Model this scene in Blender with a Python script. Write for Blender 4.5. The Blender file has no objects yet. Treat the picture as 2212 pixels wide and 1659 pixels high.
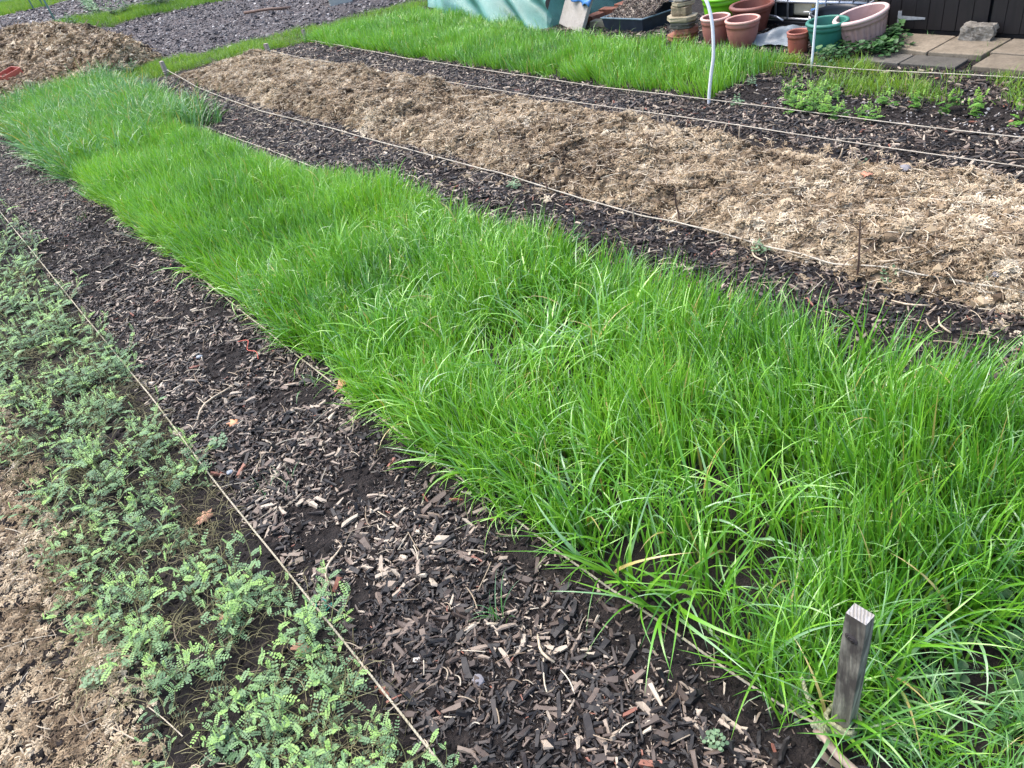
import bpy, bmesh, math, random
import numpy as np
from mathutils import Vector, Matrix
C = bpy.context.scene
COL = C.collection
rnd = random.Random(7)
RNG = np.random.default_rng(11)

# ---------------------------------------------------------------- camera, sky, sun, exposure
CAM_H = 1.55
CR = np.array([[0.7552460732222821, 0.4914029927461521, -0.43373548114311383],
               [-0.6315121573277981, 0.3683820917745489, -0.6822660988258161],
               [-0.17548721899190733, 0.7891880214371814, 0.5885460923245972]])
cam_d = bpy.data.cameras.new("camera")
cam_d.sensor_fit = 'HORIZONTAL'; cam_d.sensor_width = 36.0
cam_d.lens = 36.0 * 1640.0 / 2212.0
cam_d.clip_start = 0.02; cam_d.clip_end = 500
cam = bpy.data.objects.new("camera", cam_d); COL.objects.link(cam)
M = Matrix([list(CR[0]) + [0], list(CR[1]) + [0], list(CR[2]) + [CAM_H], [0, 0, 0, 1]])
cam.matrix_world = M
C.camera = cam

world = bpy.data.worlds.new("World"); C.world = world; world.use_nodes = True
nt = world.node_tree; nt.nodes.clear()
sky = nt.nodes.new('ShaderNodeTexSky'); sky.sky_type = 'NISHITA'; sky.sun_disc = False
SUN_EL, SUN_AZ = math.radians(62), math.radians(-20)
sky.sun_elevation = SUN_EL; sky.sun_rotation = SUN_AZ
sky.air_density = 1.0; sky.dust_density = 3.0; sky.ozone_density = 1.0
bg = nt.nodes.new('ShaderNodeBackground'); bg.inputs[1].default_value = 0.15
wo = nt.nodes.new('ShaderNodeOutputWorld')
nt.links.new(sky.outputs[0], bg.inputs[0]); nt.links.new(bg.outputs[0], wo.inputs[0])
sd = bpy.data.lights.new("sun", 'SUN'); sd.energy = 1.3; sd.angle = math.radians(60); sd.color = (1, .955, .91)
sun = bpy.data.objects.new("sun", sd); COL.objects.link(sun)
# sun direction: rotation 0 = +Y, positive turns towards +X
sdir = Vector((math.sin(SUN_AZ) * math.cos(SUN_EL), math.cos(SUN_AZ) * math.cos(SUN_EL), math.sin(SUN_EL)))
sun.rotation_euler = sdir.to_track_quat('Z', 'Y').to_euler()
sun.location = (0, 0, 20)
C.view_settings.view_transform = 'Standard'; C.view_settings.look = 'None'
C.view_settings.exposure = 1.5; C.view_settings.gamma = 1; C.view_settings.use_curve_mapping = False
C.cycles.max_bounces = 6; C.cycles.transparent_max_bounces = 16; C.cycles.use_denoising = True

# ---------------------------------------------------------------- numeric helpers
def _h(ix, iy, s):
    v = np.sin(ix * 127.1 + iy * 311.7 + s * 74.7) * 43758.5453
    return v - np.floor(v)
def vn(x, y, s=0):
    x = np.asarray(x, float); y = np.asarray(y, float)
    ix, iy = np.floor(x), np.floor(y); fx, fy = x - ix, y - iy
    fx = fx * fx * (3 - 2 * fx); fy = fy * fy * (3 - 2 * fy)
    a, b, c, d = _h(ix, iy, s), _h(ix + 1, iy, s), _h(ix, iy + 1, s), _h(ix + 1, iy + 1, s)
    return (a * (1 - fx) + b * fx) * (1 - fy) + (c * (1 - fx) + d * fx) * fy
def sst(a, b, x):
    t = np.clip((np.asarray(x, float) - a) / (b - a), 0, 1); return t * t * (3 - 2 * t)
def gz(x, y):
    """height of the soil"""
    x = np.asarray(x, float); y = np.asarray(y, float)
    z = .028 * (vn(x / .33, y / .33, 1) - .5) + .012 * (vn(x / .07, y / .07, 2) - .5)
    flat = sst(4.35, 4.6, x) * (1 - sst(5.6, 6.2, y)) * sst(-4, -3, y)
    far = sst(10, 14, y)
    z = z * (1 - .85 * flat) * (1 + far)
    left = 1 - sst(-.4, .1, x)
    return z + .012 * left
def inpoly(x, y, P):
    x = np.asarray(x, float); y = np.asarray(y, float); r = np.zeros(x.shape, bool); n = len(P)
    for i in range(n):
        x0, y0 = P[i]; x1, y1 = P[(i + 1) % n]
        if y0 == y1: continue
        c = ((y0 > y) != (y1 > y)) & (x < (x1 - x0) * (y - y0) / (y1 - y0) + x0); r ^= c
    return r
def seg(x, y, ax, ay, bx, by):
    dx, dy = bx - ax, by - ay; t = np.clip(((x - ax) * dx + (y - ay) * dy) / (dx * dx + dy * dy), 0, 1)
    return np.hypot(x - ax - t * dx, y - ay - t * dy), t
def bedz(x, y):
    """extra height of the straw mulch bed"""
    j = .07 * (vn(y / .25, x * 0 + 3, 5) - .5) + .05 * (vn(y / .07, x * 0 + 9, 6) - .5)
    j2 = .10 * (vn(y / .3, x * 0 + 5, 8) - .5)
    l = sst(0, .2, x - (2.33 + j)); r = sst(0, .22, (3.27 + .03 * sst(3, 6, y) + j2) - x); f = sst(0, .3, (8.92 + .15 * (x - 2.4) * -3.0 / 1.0 * .6) - y)
    e = np.minimum(np.minimum(l, r), f)
    return e * (.068 + .07 * (vn(x / .22, y / .22, 7) - .45) + .05 * (vn(x / .08, y / .08, 4) - .5) + .022 * (vn(x / .035, y / .035, 14) - .5) + .05 * (vn(x / .6, y / .6, 9) - .4)), e
def heapz(x, y):
    d1, t1 = seg(x, y, 2.38, 10.5, 2.02, 12.0); h1 = (.2 + .2 * t1) ; w1 = .35 + .32 * t1
    d2, t2 = seg(x, y, 2.02, 12.0, 1.75, 13.4); h2 = .42 - .02 * t2; w2 = .70 + .35 * t2
    d3, t3 = seg(x, y, 1.75, 12.2, .2, 12.0); h3 = .2 - .06 * t3; w3 = .95
    d4, t4 = seg(x, y, 1.85, 10.95, .9, 11.5); h4 = .05 + .08 * t4; w4 = .55
    f = lambda d, h, w: h * np.clip(1 - (d / w) ** 1.6, 0, 1) ** .9
    z = np.maximum(np.maximum(f(d1, h1, w1), f(d2, h2, w2)), np.maximum(f(d3, h3, w3), f(d4, h4, w4)))
    e = sst(0, .06, z)
    z = z + e * (.14 * (vn(x / .35, y / .35, 21) - .5) + .08 * (vn(x / .13, y / .13, 22) - .5))
    return z, e
def visible(x, y, z=0.0, m=.12):
    P = np.stack([x, y, np.zeros_like(x) + z - CAM_H], -1) @ CR
    d = -P[:, 2]; ok = d > .05
    d = np.where(ok, d, 1); u = P[:, 0] / d * 1640 / 2212; v = P[:, 1] / d * 1640 / 2212
    return ok & (np.abs(u) < .5 + m) & (np.abs(v) < .375 + m)

# ---------------------------------------------------------------- object helpers
def link(o, parent=None):
    COL.objects.link(o)
    if parent: o.parent = parent
    return o
def meta(o, label=None, cat=None, group=None, kind=None):
    if label: o['label'] = label
    if cat: o['category'] = cat
    if group: o['group'] = group
    if kind: o['kind'] = kind
    return o
def thing(name, label, cat, loc=(0, 0, 0), rz=0, group=None):
    o = bpy.data.objects.new(name, None); o.location = loc; o.rotation_euler = (0, 0, rz)
    o.empty_display_size = .05
    link(o); return meta(o, label, cat, group)
def mesh(name, verts, faces, mat, parent=None, smooth=False, loc=None, rot=None, data_only=False):
    me = bpy.data.meshes.new(name); me.from_pydata([tuple(v) for v in verts], [], [tuple(f) for f in faces]); me.update()
    if mat is not None: me.materials.append(mat)
    if smooth: me.polygons.foreach_set('use_smooth', [True] * len(me.polygons))
    if data_only: return me
    o = bpy.data.objects.new(name, me)
    if loc is not None: o.location = loc
    if rot is not None: o.rotation_euler = rot
    return link(o, parent)
class MB:
    def __init__(s): s.v = []; s.f = []
    def add(s, v, f):
        n = len(s.v); s.v += [tuple(a) for a in v]; s.f += [tuple(i + n for i in q) for q in f]; return s
    def box(s, a, b, jit=0, M=None):
        x0, y0, z0 = a; x1, y1, z1 = b
        v = [Vector(p) for p in ((x0, y0, z0), (x1, y0, z0), (x1, y1, z0), (x0, y1, z0), (x0, y0, z1), (x1, y0, z1), (x1, y1, z1), (x0, y1, z1))]
        if jit: v = [p + Vector([rnd.uniform(-jit, jit) for _ in range(3)]) for p in v]
        if M is not None: v = [M @ p for p in v]
        return s.add(v, [(0, 3, 2, 1), (4, 5, 6, 7), (0, 1, 5, 4), (1, 2, 6, 5), (2, 3, 7, 6), (3, 0, 4, 7)])
    def tube(s, pts, r, n=8, cap=True, lobes=0, amp=0, pitch=.02):
        pts = [Vector(p) for p in pts]; rings = []; L = 0
        up = Vector((0, 0, 1)); prevn = None
        for i, p in enumerate(pts):
            t = (pts[min(i + 1, len(pts) - 1)] - pts[max(i - 1, 0)]).normalized()
            if prevn is None: a = t.cross(up if abs(t.z) < .9 else Vector((1, 0, 0))).normalized()
            else: a = (prevn - t * prevn.dot(t)).normalized()
            prevn = a; b = t.cross(a)
            if i: L += (p - pts[i - 1]).length
            rr = r[i] if isinstance(r, (list, tuple)) else r
            ring = []
            for k in range(n):
                th = 2 * math.pi * k / n
                q = rr * (1 + (amp * abs(math.cos(lobes / 2 * (th - 2 * math.pi * L / pitch / 1))) - amp * .6 if lobes else 0))
                ring.append(p + a * math.cos(th) * q + b * math.sin(th) * q)
            rings.append(ring)
        v = [q for R_ in rings for q in R_]; f = []
        for i in range(len(pts) - 1):
            for k in range(n):
                k2 = (k + 1) % n; f.append((i * n + k, i * n + k2, (i + 1) * n + k2, (i + 1) * n + k))
        if cap: f.append(tuple(range(n - 1, -1, -1))); f.append(tuple((len(pts) - 1) * n + k for k in range(n)))
        return s.add(v, f)
    def lathe(s, prof, n=40, fr=None):
        v = []; f = []
        for (r, z) in prof:
            for k in range(n):
                th = 2 * math.pi * k / n; rr = r * (fr(th, z) if fr else 1)
                v.append((rr * math.cos(th), rr * math.sin(th), z))
        for i in range(len(prof) - 1):
            for k in range(n):
                k2 = (k + 1) % n; f.append((i * n + k, i * n + k2, (i + 1) * n + k2, (i + 1) * n + k))
        return s.add(v, f)
    def obj(s, name, mat, parent=None, smooth=False, **k): return mesh(name, s.v, s.f, mat, parent, smooth, **k)
def bevel(o, w=.003, seg=2):
    m = o.modifiers.new('bevel', 'BEVEL'); m.width = w; m.segments = seg; m.limit_method = 'ANGLE'; return o

# ---------------------------------------------------------------- materials
def mk(name):
    m = bpy.data.materials.new(name); m.use_nodes = True; n = m.node_tree
    b = n.nodes['Principled BSDF']; return m, n, b
def nd(n, t, **k):
    o = n.nodes.new(t)
    for a, v in k.items(): setattr(o, a, v)
    return o
def noise(n, scale, detail=4, coord='Object', rough=.6, sc=None):
    tc = nd(n, 'ShaderNodeTexCoord'); t = nd(n, 'ShaderNodeTexNoise'); t.inputs['Scale'].default_value = scale
    t.inputs['Detail'].default_value = detail; t.inputs['Roughness'].default_value = rough
    src = tc.outputs[coord]
    if sc:
        mp = nd(n, 'ShaderNodeMapping'); mp.inputs['Scale'].default_value = sc; n.links.new(src, mp.inputs[0]); src = mp.outputs[0]
    n.links.new(src, t.inputs['Vector']); return t.outputs['Fac']
def ramp(n, fac, stops):
    r = nd(n, 'ShaderNodeValToRGB'); e = r.color_ramp.elements
    while len(e) < len(stops): e.new(.5)
    for i, (p, c) in enumerate(stops): e[i].position = p; e[i].color = (*c, 1)
    n.links.new(fac, r.inputs[0]); return r.outputs[0]
def mix(n, f, a, b, mode='MIX'):
    m = nd(n, 'ShaderNodeMix', data_type='RGBA', blend_type=mode)
    for i, v in ((0, f), (6, a), (7, b)):
        if isinstance(v, (int, float)): m.inputs[i].default_value = v
        elif isinstance(v, tuple): m.inputs[i].default_value = (*v, 1)
        else: n.links.new(v, m.inputs[i])
    return m.outputs[2]
def bump(n, b, h, dist=.004, st=.6):
    k = nd(n, 'ShaderNodeBump'); k.inputs['Distance'].default_value = dist; k.inputs['Strength'].default_value = st
    n.links.new(h, k.inputs['Height']); n.links.new(k.outputs[0], b.inputs['Normal'])
def attr(n, name, typ='GEOMETRY'):
    a = nd(n, 'ShaderNodeAttribute'); a.attribute_name = name; a.attribute_type = typ; return a.outputs['Fac']
def addf(n, a, b, op='ADD', c=None):
    m = nd(n, 'ShaderNodeMath', operation=op)
    for i, v in enumerate((a, b)):
        if isinstance(v, (int, float)): m.inputs[i].default_value = v
        else: n.links.new(v, m.inputs[i])
    return m.outputs[0]
def simple(name, c, rough=.6, var=.25, sc=20, bd=0, metal=0, spec=.5, stretch=None, dirt=None):
    m, n, b = mk(name); f = noise(n, sc, 5, sc=stretch)
    d = tuple(x * (1 - var) for x in c); l = tuple(min(1, x * (1 + var)) for x in c)
    col = ramp(n, f, [(.3, d), (.7, l)])
    if dirt:
        g = noise(n, 7, 6); g2 = ramp(n, g, [(.45, (0, 0, 0)), (.75, (1, 1, 1))]); col = mix(n, g2, col, dirt)
    n.links.new(col, b.inputs['Base Color']); b.inputs['Roughness'].default_value = rough
    b.inputs['Metallic'].default_value = metal; b.inputs['Specular IOR Level'].default_value = spec
    if bd: bump(n, b, noise(n, sc * 2, 6, sc=stretch), bd)
    return m
MAT = {}
# soil
m, n, b = mk('soil')
f1 = noise(n, 2.2, 5); f2 = noise(n, 45, 7); f3 = noise(n, 160, 3)
c = ramp(n, f1, [(.3, (.009, .007, .0065)), (.7, (.020, .016, .015))])
c = mix(n, ramp(n, f2, [(.35, (0, 0, 0)), (.75, (1, 1, 1))]), c, (.040, .032, .028))
tc_ = nd(n, 'ShaderNodeTexCoord'); sx_ = nd(n, 'ShaderNodeSeparateXYZ'); n.links.new(tc_.outputs['Object'], sx_.inputs[0])
mr = nd(n, 'ShaderNodeMapRange'); mr.inputs[1].default_value = 9.0; mr.inputs[2].default_value = 10.0; n.links.new(sx_.outputs[1], mr.inputs[0])
cg = ramp(n, f2, [(.3, (.060, .050, .049)), (.7, (.14, .12, .118))]); c = mix(n, mr.outputs[0], c, cg)
n.links.new(c, b.inputs['Base Color']); b.inputs['Roughness'].default_value = .85; b.inputs['Specular IOR Level'].default_value = .25
h = addf(n, f2, f3, 'ADD'); bump(n, b, h, .012, 1); MAT['soil'] = m
# generic instanced debris (tone picks colour)
def debris(name, stops, rough, grain=None, spec=.4, gs=300, var=.35):
    m, n, b = mk(name); t = attr(n, 'tone', 'INSTANCER'); f = noise(n, gs, 3, sc=grain)
    c = ramp(n, t, stops); g = ramp(n, f, [(.3, (1 - var,) * 3), (.7, (1 + var * .6,) * 3)])
    c = mix(n, 1.0, c, g, 'MULTIPLY'); n.links.new(c, b.inputs['Base Color'])
    b.inputs['Roughness'].default_value = rough; b.inputs['Specular IOR Level'].default_value = spec
    return m
MAT['chip'] = debris('wood_chip', [(0, (.006, .005, .005)), (.34, (.018, .014, .013)), (.50, (.070, .048, .036)), (.68, (.18, .132, .100)), (.86, (.39, .315, .235)), (.94, (.50, .42, .32)), (1, (.28, .11, .07))], .6, (.15, 1.6, 1.6), .5, 260, .5)
MAT['wad'] = debris('straw_wad', [(0, (.022, .015, .010)), (.2, (.10, .070, .045)), (.45, (.32, .235, .145)), (.75, (.53, .425, .285)), (1, (.72, .62, .46))], .85, None, .2, 500, .45)
MAT['straw'] = debris('straw', [(0, (.18, .12, .075)), (.4, (.40, .31, .21)), (1, (.70, .61, .46))], .6, (1, 1, 1), .4, 100, .2)
MAT['fleck'] = debris('stone_fleck', [(0, (.03, .025, .03)), (.4, (.10, .09, .09)), (.75, (.26, .235, .22)), (1, (.62, .59, .55))], .7, None, .4, 100, .2)
MAT['clod'] = debris('soil_clod', [(0, (.007, .006, .0055)), (.6, (.019, .015, .014)), (1, (.045, .036, .031))], .9, None, .2, 300, .4)
# grass
def grassmat(name, stops, trans=.35, rough=.38, spec=.45):
    m, n, b = mk(name); t = attr(n, 'tone', 'INSTANCER'); bt = attr(n, 'bt'); al = attr(n, 'al')
    x = addf(n, t, bt, 'ADD')
    c = ramp(n, x, stops)
    dry = nd(n, 'ShaderNodeMath', operation='GREATER_THAN'); dry.inputs[1].default_value = .982
    dn = attr(n, 'dry'); n.links.new(dn, dry.inputs[0])
    c = mix(n, dry.outputs[0], c, (.50, .40, .14))
    sheen = nd(n, 'ShaderNodeMath', operation='LESS_THAN'); sheen.inputs[1].default_value = .11; n.links.new(dn, sheen.inputs[0])  # share of blades tinted pale: white sky sheen put into the blade colour
    c = mix(n, addf(n, sheen.outputs[0], .75, 'MULTIPLY'), c, (.27, .45, .24))
    # pale sheath at the foot of each blade
    c = mix(n, ramp(n, al, [(0, (.55,) * 3), (.16, (0, 0, 0))]), c, (.34, .36, .16))
    n.links.new(c, b.inputs['Base Color']); b.inputs['Roughness'].default_value = rough
    b.inputs['Specular IOR Level'].default_value = spec
    tr = nd(n, 'ShaderNodeBsdfTranslucent'); c2 = mix(n, 1.0, c, (1.25, 1.2, .5), 'MULTIPLY'); n.links.new(c2, tr.inputs['Color'])
    ms = nd(n, 'ShaderNodeMixShader'); ms.inputs[0].default_value = trans
    n.links.new(b.outputs[0], ms.inputs[1]); n.links.new(tr.outputs[0], ms.inputs[2])
    n.links.new(ms.outputs[0], n.nodes['Material Output'].inputs['Surface']); return m
MAT['grass'] = grassmat('grass', [(0, (.014, .066, .010)), (.25, (.050, .185, .015)), (.52, (.130, .365, .022)), (1, (.29, .56, .06))], .22, .30, 1.0)
MAT['grassb'] = grassmat('grass_blue', [(0, (.04, .125, .045)), (.5, (.095, .26, .065)), (1, (.20, .42, .12))], .22, .30, 1.0)
MAT['grassy'] = grassmat('grass_yellow', [(0, (.06, .15, .02)), (.5, (.14, .29, .03)), (1, (.27, .42, .06))])
def leafmat(name, stops, trans=.3, rough=.5, scl=1):
    m, n, b = mk(name); oi = nd(n, 'ShaderNodeObjectInfo'); bt = attr(n, 'bt')
    x = addf(n, addf(n, oi.outputs['Random'], .25, 'MULTIPLY'), bt, 'ADD')
    c = ramp(n, x, stops); n.links.new(c, b.inputs['Base Color']); b.inputs['Roughness'].default_value = rough
    tr = nd(n, 'ShaderNodeBsdfTranslucent'); n.links.new(c, tr.inputs['Color'])
    ms = nd(n, 'ShaderNodeMixShader'); ms.inputs[0].default_value = trans
    n.links.new(b.outputs[0], ms.inputs[1]); n.links.new(tr.outputs[0], ms.inputs[2])
    n.links.new(ms.outputs[0], n.nodes['Material Output'].inputs['Surface']); return m
MAT['vetch'] = leafmat('vetch_leaf', [(0, (.045, .10, .045)), (.35, (.12, .235, .11)), (.65, (.20, .36, .15)), (1.0, (.31, .52, .12))])
MAT['seedling'] = leafmat('seedling_leaf', [(0, (.06, .17, .03)), (.6, (.16, .36, .05)), (1.1, (.30, .50, .08))])
MAT['weed'] = leafmat('weed_leaf', [(0, (.02, .07, .02)), (.6, (.05, .14, .04)), (1.1, (.11, .24, .07))])
MAT['paleweed'] = leafmat('pale_weed_leaf', [(0, (.10, .19, .10)), (1.1, (.25, .38, .20))])
MAT['vstem'] = simple('vetch_stem', (.16, .17, .06), .6, .4, 30)
MAT['stalk'] = simple('dead_stalk', (.50, .40, .28), .7, .4, 60, stretch=(1, 1, .1))
MAT['stalkd'] = simple('dark_stalk', (.12, .07, .05), .7, .5, 60, stretch=(1, 1, .1))
MAT['oak'] = simple('dead_leaf', (.42, .22, .13), .6, .35, 90)
# objects
def woodm(name, a, bcol, sc, st, bd=.002, rough=.8, gray=None):
    m, n, b = mk(name); f = noise(n, sc, 8, sc=st); f2 = noise(n, 22, 4, sc=(1, 1, .35))
    c = ramp(n, f, [(.38, a), (.62, bcol)])
    if gray: c = mix(n, ramp(n, f2, [(.45, (0, 0, 0)), (.62, (1, 1, 1))]), c, gray)
    n.links.new(c, b.inputs['Base Color']); b.inputs['Roughness'].default_value = rough; bump(n, b, f, bd, 1); return m
MAT['stake'] = woodm('weathered_stake', (.12, .105, .08), (.36, .33, .25), 110, (1, 1, .035), .003, .85, (.075, .062, .050))
MAT['post'] = woodm('post_wood', (.22, .18, .15), (.42, .36, .31), 60, (1, 1, .1))
m, n, b = mk('stake_end')
tc = nd(n, 'ShaderNodeTexCoord'); wv = nd(n, 'ShaderNodeTexWave'); wv.inputs['Scale'].default_value = 60; wv.inputs['Distortion'].default_value = 2.5; wv.inputs['Detail'].default_value = 3
mp = nd(n, 'ShaderNodeMapping'); mp.inputs['Rotation'].default_value = (0, 0, 1.1); n.links.new(tc.outputs['Object'], mp.inputs[0]); n.links.new(mp.outputs[0], wv.inputs['Vector'])
c = ramp(n, wv.outputs['Fac'], [(.2, (.22, .20, .17)), (.7, (.30, .28, .255))]); c = mix(n, ramp(n, noise(n, 60, 4), [(.45, (0, 0, 0)), (.6, (.7, .7, .7))]), c, (.42, .41, .41))
n.links.new(c, b.inputs['Base Color']); b.inputs['Roughness'].default_value = .8; bump(n, b, wv.outputs['Fac'], .001, .8); MAT['stake_end'] = m
MAT['knot'] = simple('knot_wood', (.055, .045, .042), .7, .4, 200, .001)
MAT['rope'] = simple('rope_fibre', (.42, .37, .27), .8, .3, 120, .0006, dirt=(.22, .20, .10))
MAT['rope_far'] = simple('rope_pale', (.50, .45, .36), .85, .25, 30, dirt=(.30, .26, .20))
MAT['rope_old'] = simple('rope_green', (.40, .40, .24), .8, .4, 150, .0006, dirt=(.16, .17, .07))
MAT['white_pipe'] = simple('white_plastic', (.88, .89, .90), .35, .04, 20)
MAT['shed'] = woodm('shed_boards', (.0020, .0012, .0018), (.006, .0034, .0046), 50, (1, 1, .04), .0015, .6, (.006, .0038, .0048))
MAT['galv'] = simple('galvanised', (.50, .52, .55), .38, .2, 40, metal=.75)
MAT['galvp'] = simple('zinc_plate', (.36, .38, .40), .5, .2, 60, metal=.3)
def slabm(name, a, bcol, sp, sc=14):
    m, n, b = mk(name); f = noise(n, sc, 9, rough=.7); g = noise(n, 70, 5); oi = nd(n, 'ShaderNodeObjectInfo')
    c = ramp(n, f, [(.3, a), (.68, bcol)]); c = mix(n, ramp(n, g, [(.5, (0, 0, 0)), (.72, (.6, .6, .6))]), c, sp)
    v = nd(n, 'ShaderNodeHueSaturation'); rr = nd(n, 'ShaderNodeMapRange'); rr.inputs[3].default_value = .82; rr.inputs[4].default_value = 1.1
    n.links.new(oi.outputs['Random'], rr.inputs[0]); n.links.new(rr.outputs[0], v.inputs['Value']); n.links.new(c, v.inputs['Color'])
    n.links.new(v.outputs[0], b.inputs['Base Color']); b.inputs['Roughness'].default_value = .85; bump(n, b, addf(n, f, g), .003, .7); return m
MAT['slab'] = slabm('sandstone_slab', (.15, .12, .082), (.29, .24, .175), (.10, .085, .068))
MAT['slabd'] = slabm('grey_slab', (.065, .060, .050), (.12, .11, .092), (.15, .135, .11))
MAT['slabl'] = slabm('leaning_slab_stone', (.26, .235, .20), (.38, .35, .31), (.20, .17, .14), 6)
MAT['rock'] = slabm('rough_stone', (.07, .06, .048), (.30, .27, .22), (.42, .40, .37), 16)
MAT['cream'] = slabm('cream_stone', (.22, .18, .11), (.38, .33, .23), (.18, .13, .07), 18)
MAT['brown_rock'] = slabm('brown_stone', (.10, .075, .045), (.28, .22, .14), (.34, .28, .18), 25)
MAT['brick'] = slabm('red_brick', (.14, .05, .03), (.34, .13, .08), (.20, .15, .11), 20)
def potm(name, c, dirt, rough=.5): return simple(name, c, rough, .12, 12, .0005, dirt=dirt)
MAT['terra'] = potm('terracotta_plastic', (.30, .085, .055), (.34, .14, .10))
MAT['terra_rim'] = potm('faded_rim', (.56, .30, .24), (.60, .38, .32))
MAT['pinkpot'] = potm('pink_plastic', (.34, .13, .105), (.32, .165, .14))
MAT['pinkrim'] = potm('pink_rim', (.62, .38, .33), (.52, .30, .25))
MAT['brownpot'] = potm('brown_plastic', (.17, .05, .033), (.21, .085, .06))
MAT['greenpot'] = potm('green_plastic', (.025, .16, .115), (.05, .20, .155))
MAT['lime'] = potm('lime_plastic', (.17, .52, .012), (.14, .42, .02), .4)
MAT['fluted'] = potm('faded_pink_plastic', (.42, .26, .24), (.30, .17, .15), .7)
MAT['fluted_rim'] = potm('faded_pink_rim', (.60, .44, .41), (.50, .33, .30), .7)
MAT['black'] = simple('black_plastic', (.012, .014, .018), .35, .3, 20)
MAT['navy'] = simple('trough_plastic', (.020, .028, .042), .4, .3, 20)
MAT['navy_rim'] = simple('trough_rim', (.10, .15, .18), .4, .3, 20)
MAT['sheet'] = simple('polythene', (.17, .20, .22), .35, .25, 9, .004)
MAT['tank'] = simple('tank_plastic', (.44, .40, .29), .5, .25, 5, dirt=(.20, .17, .10))
MAT['tank_up'] = simple('tank_plastic_white', (.62, .66, .72), .4, .15, 8)
MAT['blue'] = simple('blue_plastic', (.10, .28, .60), .35, .1, 20)
MAT['tarp'] = simple('blue_tarpaulin', (.03, .16, .42), .35, .35, 30, .004)
MAT['brass'] = simple('brass', (.45, .35, .15), .35, .2, 50, metal=.9)
MAT['ptap'] = simple('pale_metal', (.55, .53, .50), .35, .1, 20, metal=.4)
MAT['redcrate'] = simple('red_plastic', (.42, .10, .07), .5, .15, 20)
MAT['greycrate'] = simple('grey_plastic', (.42, .42, .38), .6, .15, 20)
MAT['teal_cane'] = simple('green_cane', (.16, .30, .27), .5, .2, 20)
MAT['bamboo'] = simple('old_bamboo', (.16, .15, .085), .6, .35, 40)
MAT['twine_red'] = simple('red_twine', (.55, .12, .08), .6, .1, 20)
MAT['twine_green'] = simple('teal_twine', (.01, .32, .24), .5, .1, 20)
MAT['stick'] = simple('peeled_stick', (.36, .27, .21), .6, .25, 40, .0008, stretch=(1, 1, .2))
# netting
m, n, b = mk('green_netting')
tc = nd(n, 'ShaderNodeTexCoord'); sp = nd(n, 'ShaderNodeSeparateXYZ'); n.links.new(tc.outputs['UV'], sp.inputs[0])
w1 = addf(n, addf(n, sp.outputs[1], 900.0, 'MULTIPLY'), 0, 'SINE'); w2 = addf(n, addf(n, sp.outputs[0], 900.0, 'MULTIPLY'), 0, 'SINE')
w = addf(n, addf(n, w1, .18, 'MULTIPLY'), addf(n, w2, .10, 'MULTIPLY')); al = addf(n, w, .74)
c = ramp(n, noise(n, 2.5, 4), [(.3, (.030, .17, .14)), (.7, (.10, .32, .27))])
n.links.new(c, b.inputs['Base Color']); b.inputs['Roughness'].default_value = .45; b.inputs['Specular IOR Level'].default_value = .6
n.links.new(al, b.inputs['Alpha']); MAT['net'] = m

# ---------------------------------------------------------------- setting: soil sheet
def axis(parts):
    a = []
    for s, e, st in parts: a += list(np.arange(s, e, st))
    return np.array(a + [parts[-1][1]])
def sheet(name, xs, ys, zf, mat, keep=None):
    X, Y = np.meshgrid(xs, ys); Z = zf(X, Y); nx, ny = len(xs), len(ys)
    co = np.stack([X, Y, Z], -1).reshape(-1, 3)
    i = np.arange((ny - 1) * (nx - 1)); r, c = i // (nx - 1), i % (nx - 1); a = r * nx + c
    F = np.stack([a, a + 1, a + nx + 1, a + nx], -1)
    if keep is not None:
        k = keep(X, Y).reshape(-1); F = F[k[F].any(1)]
        used = np.unique(F); mp_ = -np.ones(len(co), int); mp_[used] = np.arange(len(used)); co = co[used]; F = mp_[F]
    me = bpy.data.meshes.new(name); me.vertices.add(len(co)); me.vertices.foreach_set('co', co.ravel())
    me.loops.add(F.size); me.loops.foreach_set('vertex_index', F.ravel().astype(np.int32))
    me.polygons.add(len(F)); me.polygons.foreach_set('loop_start', np.arange(0, F.size, 4, dtype=np.int32))
    me.polygons.foreach_set('use_smooth', np.ones(len(F), bool)); me.update(calc_edges=True); me.materials.append(mat)
    o = bpy.data.objects.new(name, me); COL.objects.link(o); return o
xs = axis([(-80, -10, 10), (-10, -2, 1), (-2, -.8, .1), (-.8, 5.4, .025), (5.4, 10, .15), (10, 90, 8)])
ys = axis([(-80, -10, 10), (-10, -1, 1), (-1, 0, .1), (0, 9.5, .03), (9.5, 26, .1), (26, 40, 1), (40, 120, 8)])
meta(sheet('ground', xs, ys, gz, MAT['soil']), 'dark damp soil of the allotment plots and paths', kind='structure')

# straw mulch bed and manure heap: solid heaps under the scattered straw
m, n, b = mk('straw_base')
f = noise(n, 60, 7); f2 = noise(n, 6, 3)
c = ramp(n, f, [(.30, (.10, .07, .045)), (.5, (.28, .21, .14)), (.72, (.46, .37, .26))]); n.links.new(c, b.inputs['Base Color'])
b.inputs['Roughness'].default_value = .9; bump(n, b, f, .012, 1); MAT['strawbase'] = m
o = sheet('straw_mulch_bed', np.arange(2.2, 3.6, .02), np.arange(.3, 9.3, .025), lambda x, y: gz(x, y) + bedz(x, y)[0] - .006, MAT['strawbase'], lambda x, y: bedz(x, y)[1] > .02)
meta(o, 'long bed mulched with pale matted straw between two rope lines', 'mulch', kind='stuff')
o = sheet('manure_heap', np.arange(-.6, 3.2, .04), np.arange(9.8, 15.2, .05), lambda x, y: gz(x, y) + heapz(x, y)[0] - .012, MAT['strawbase'], lambda x, y: heapz(x, y)[1] > .02)
meta(o, 'big heap of brown strawy manure at the far end of the lush grass', 'manure heap', kind='stuff')

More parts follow.
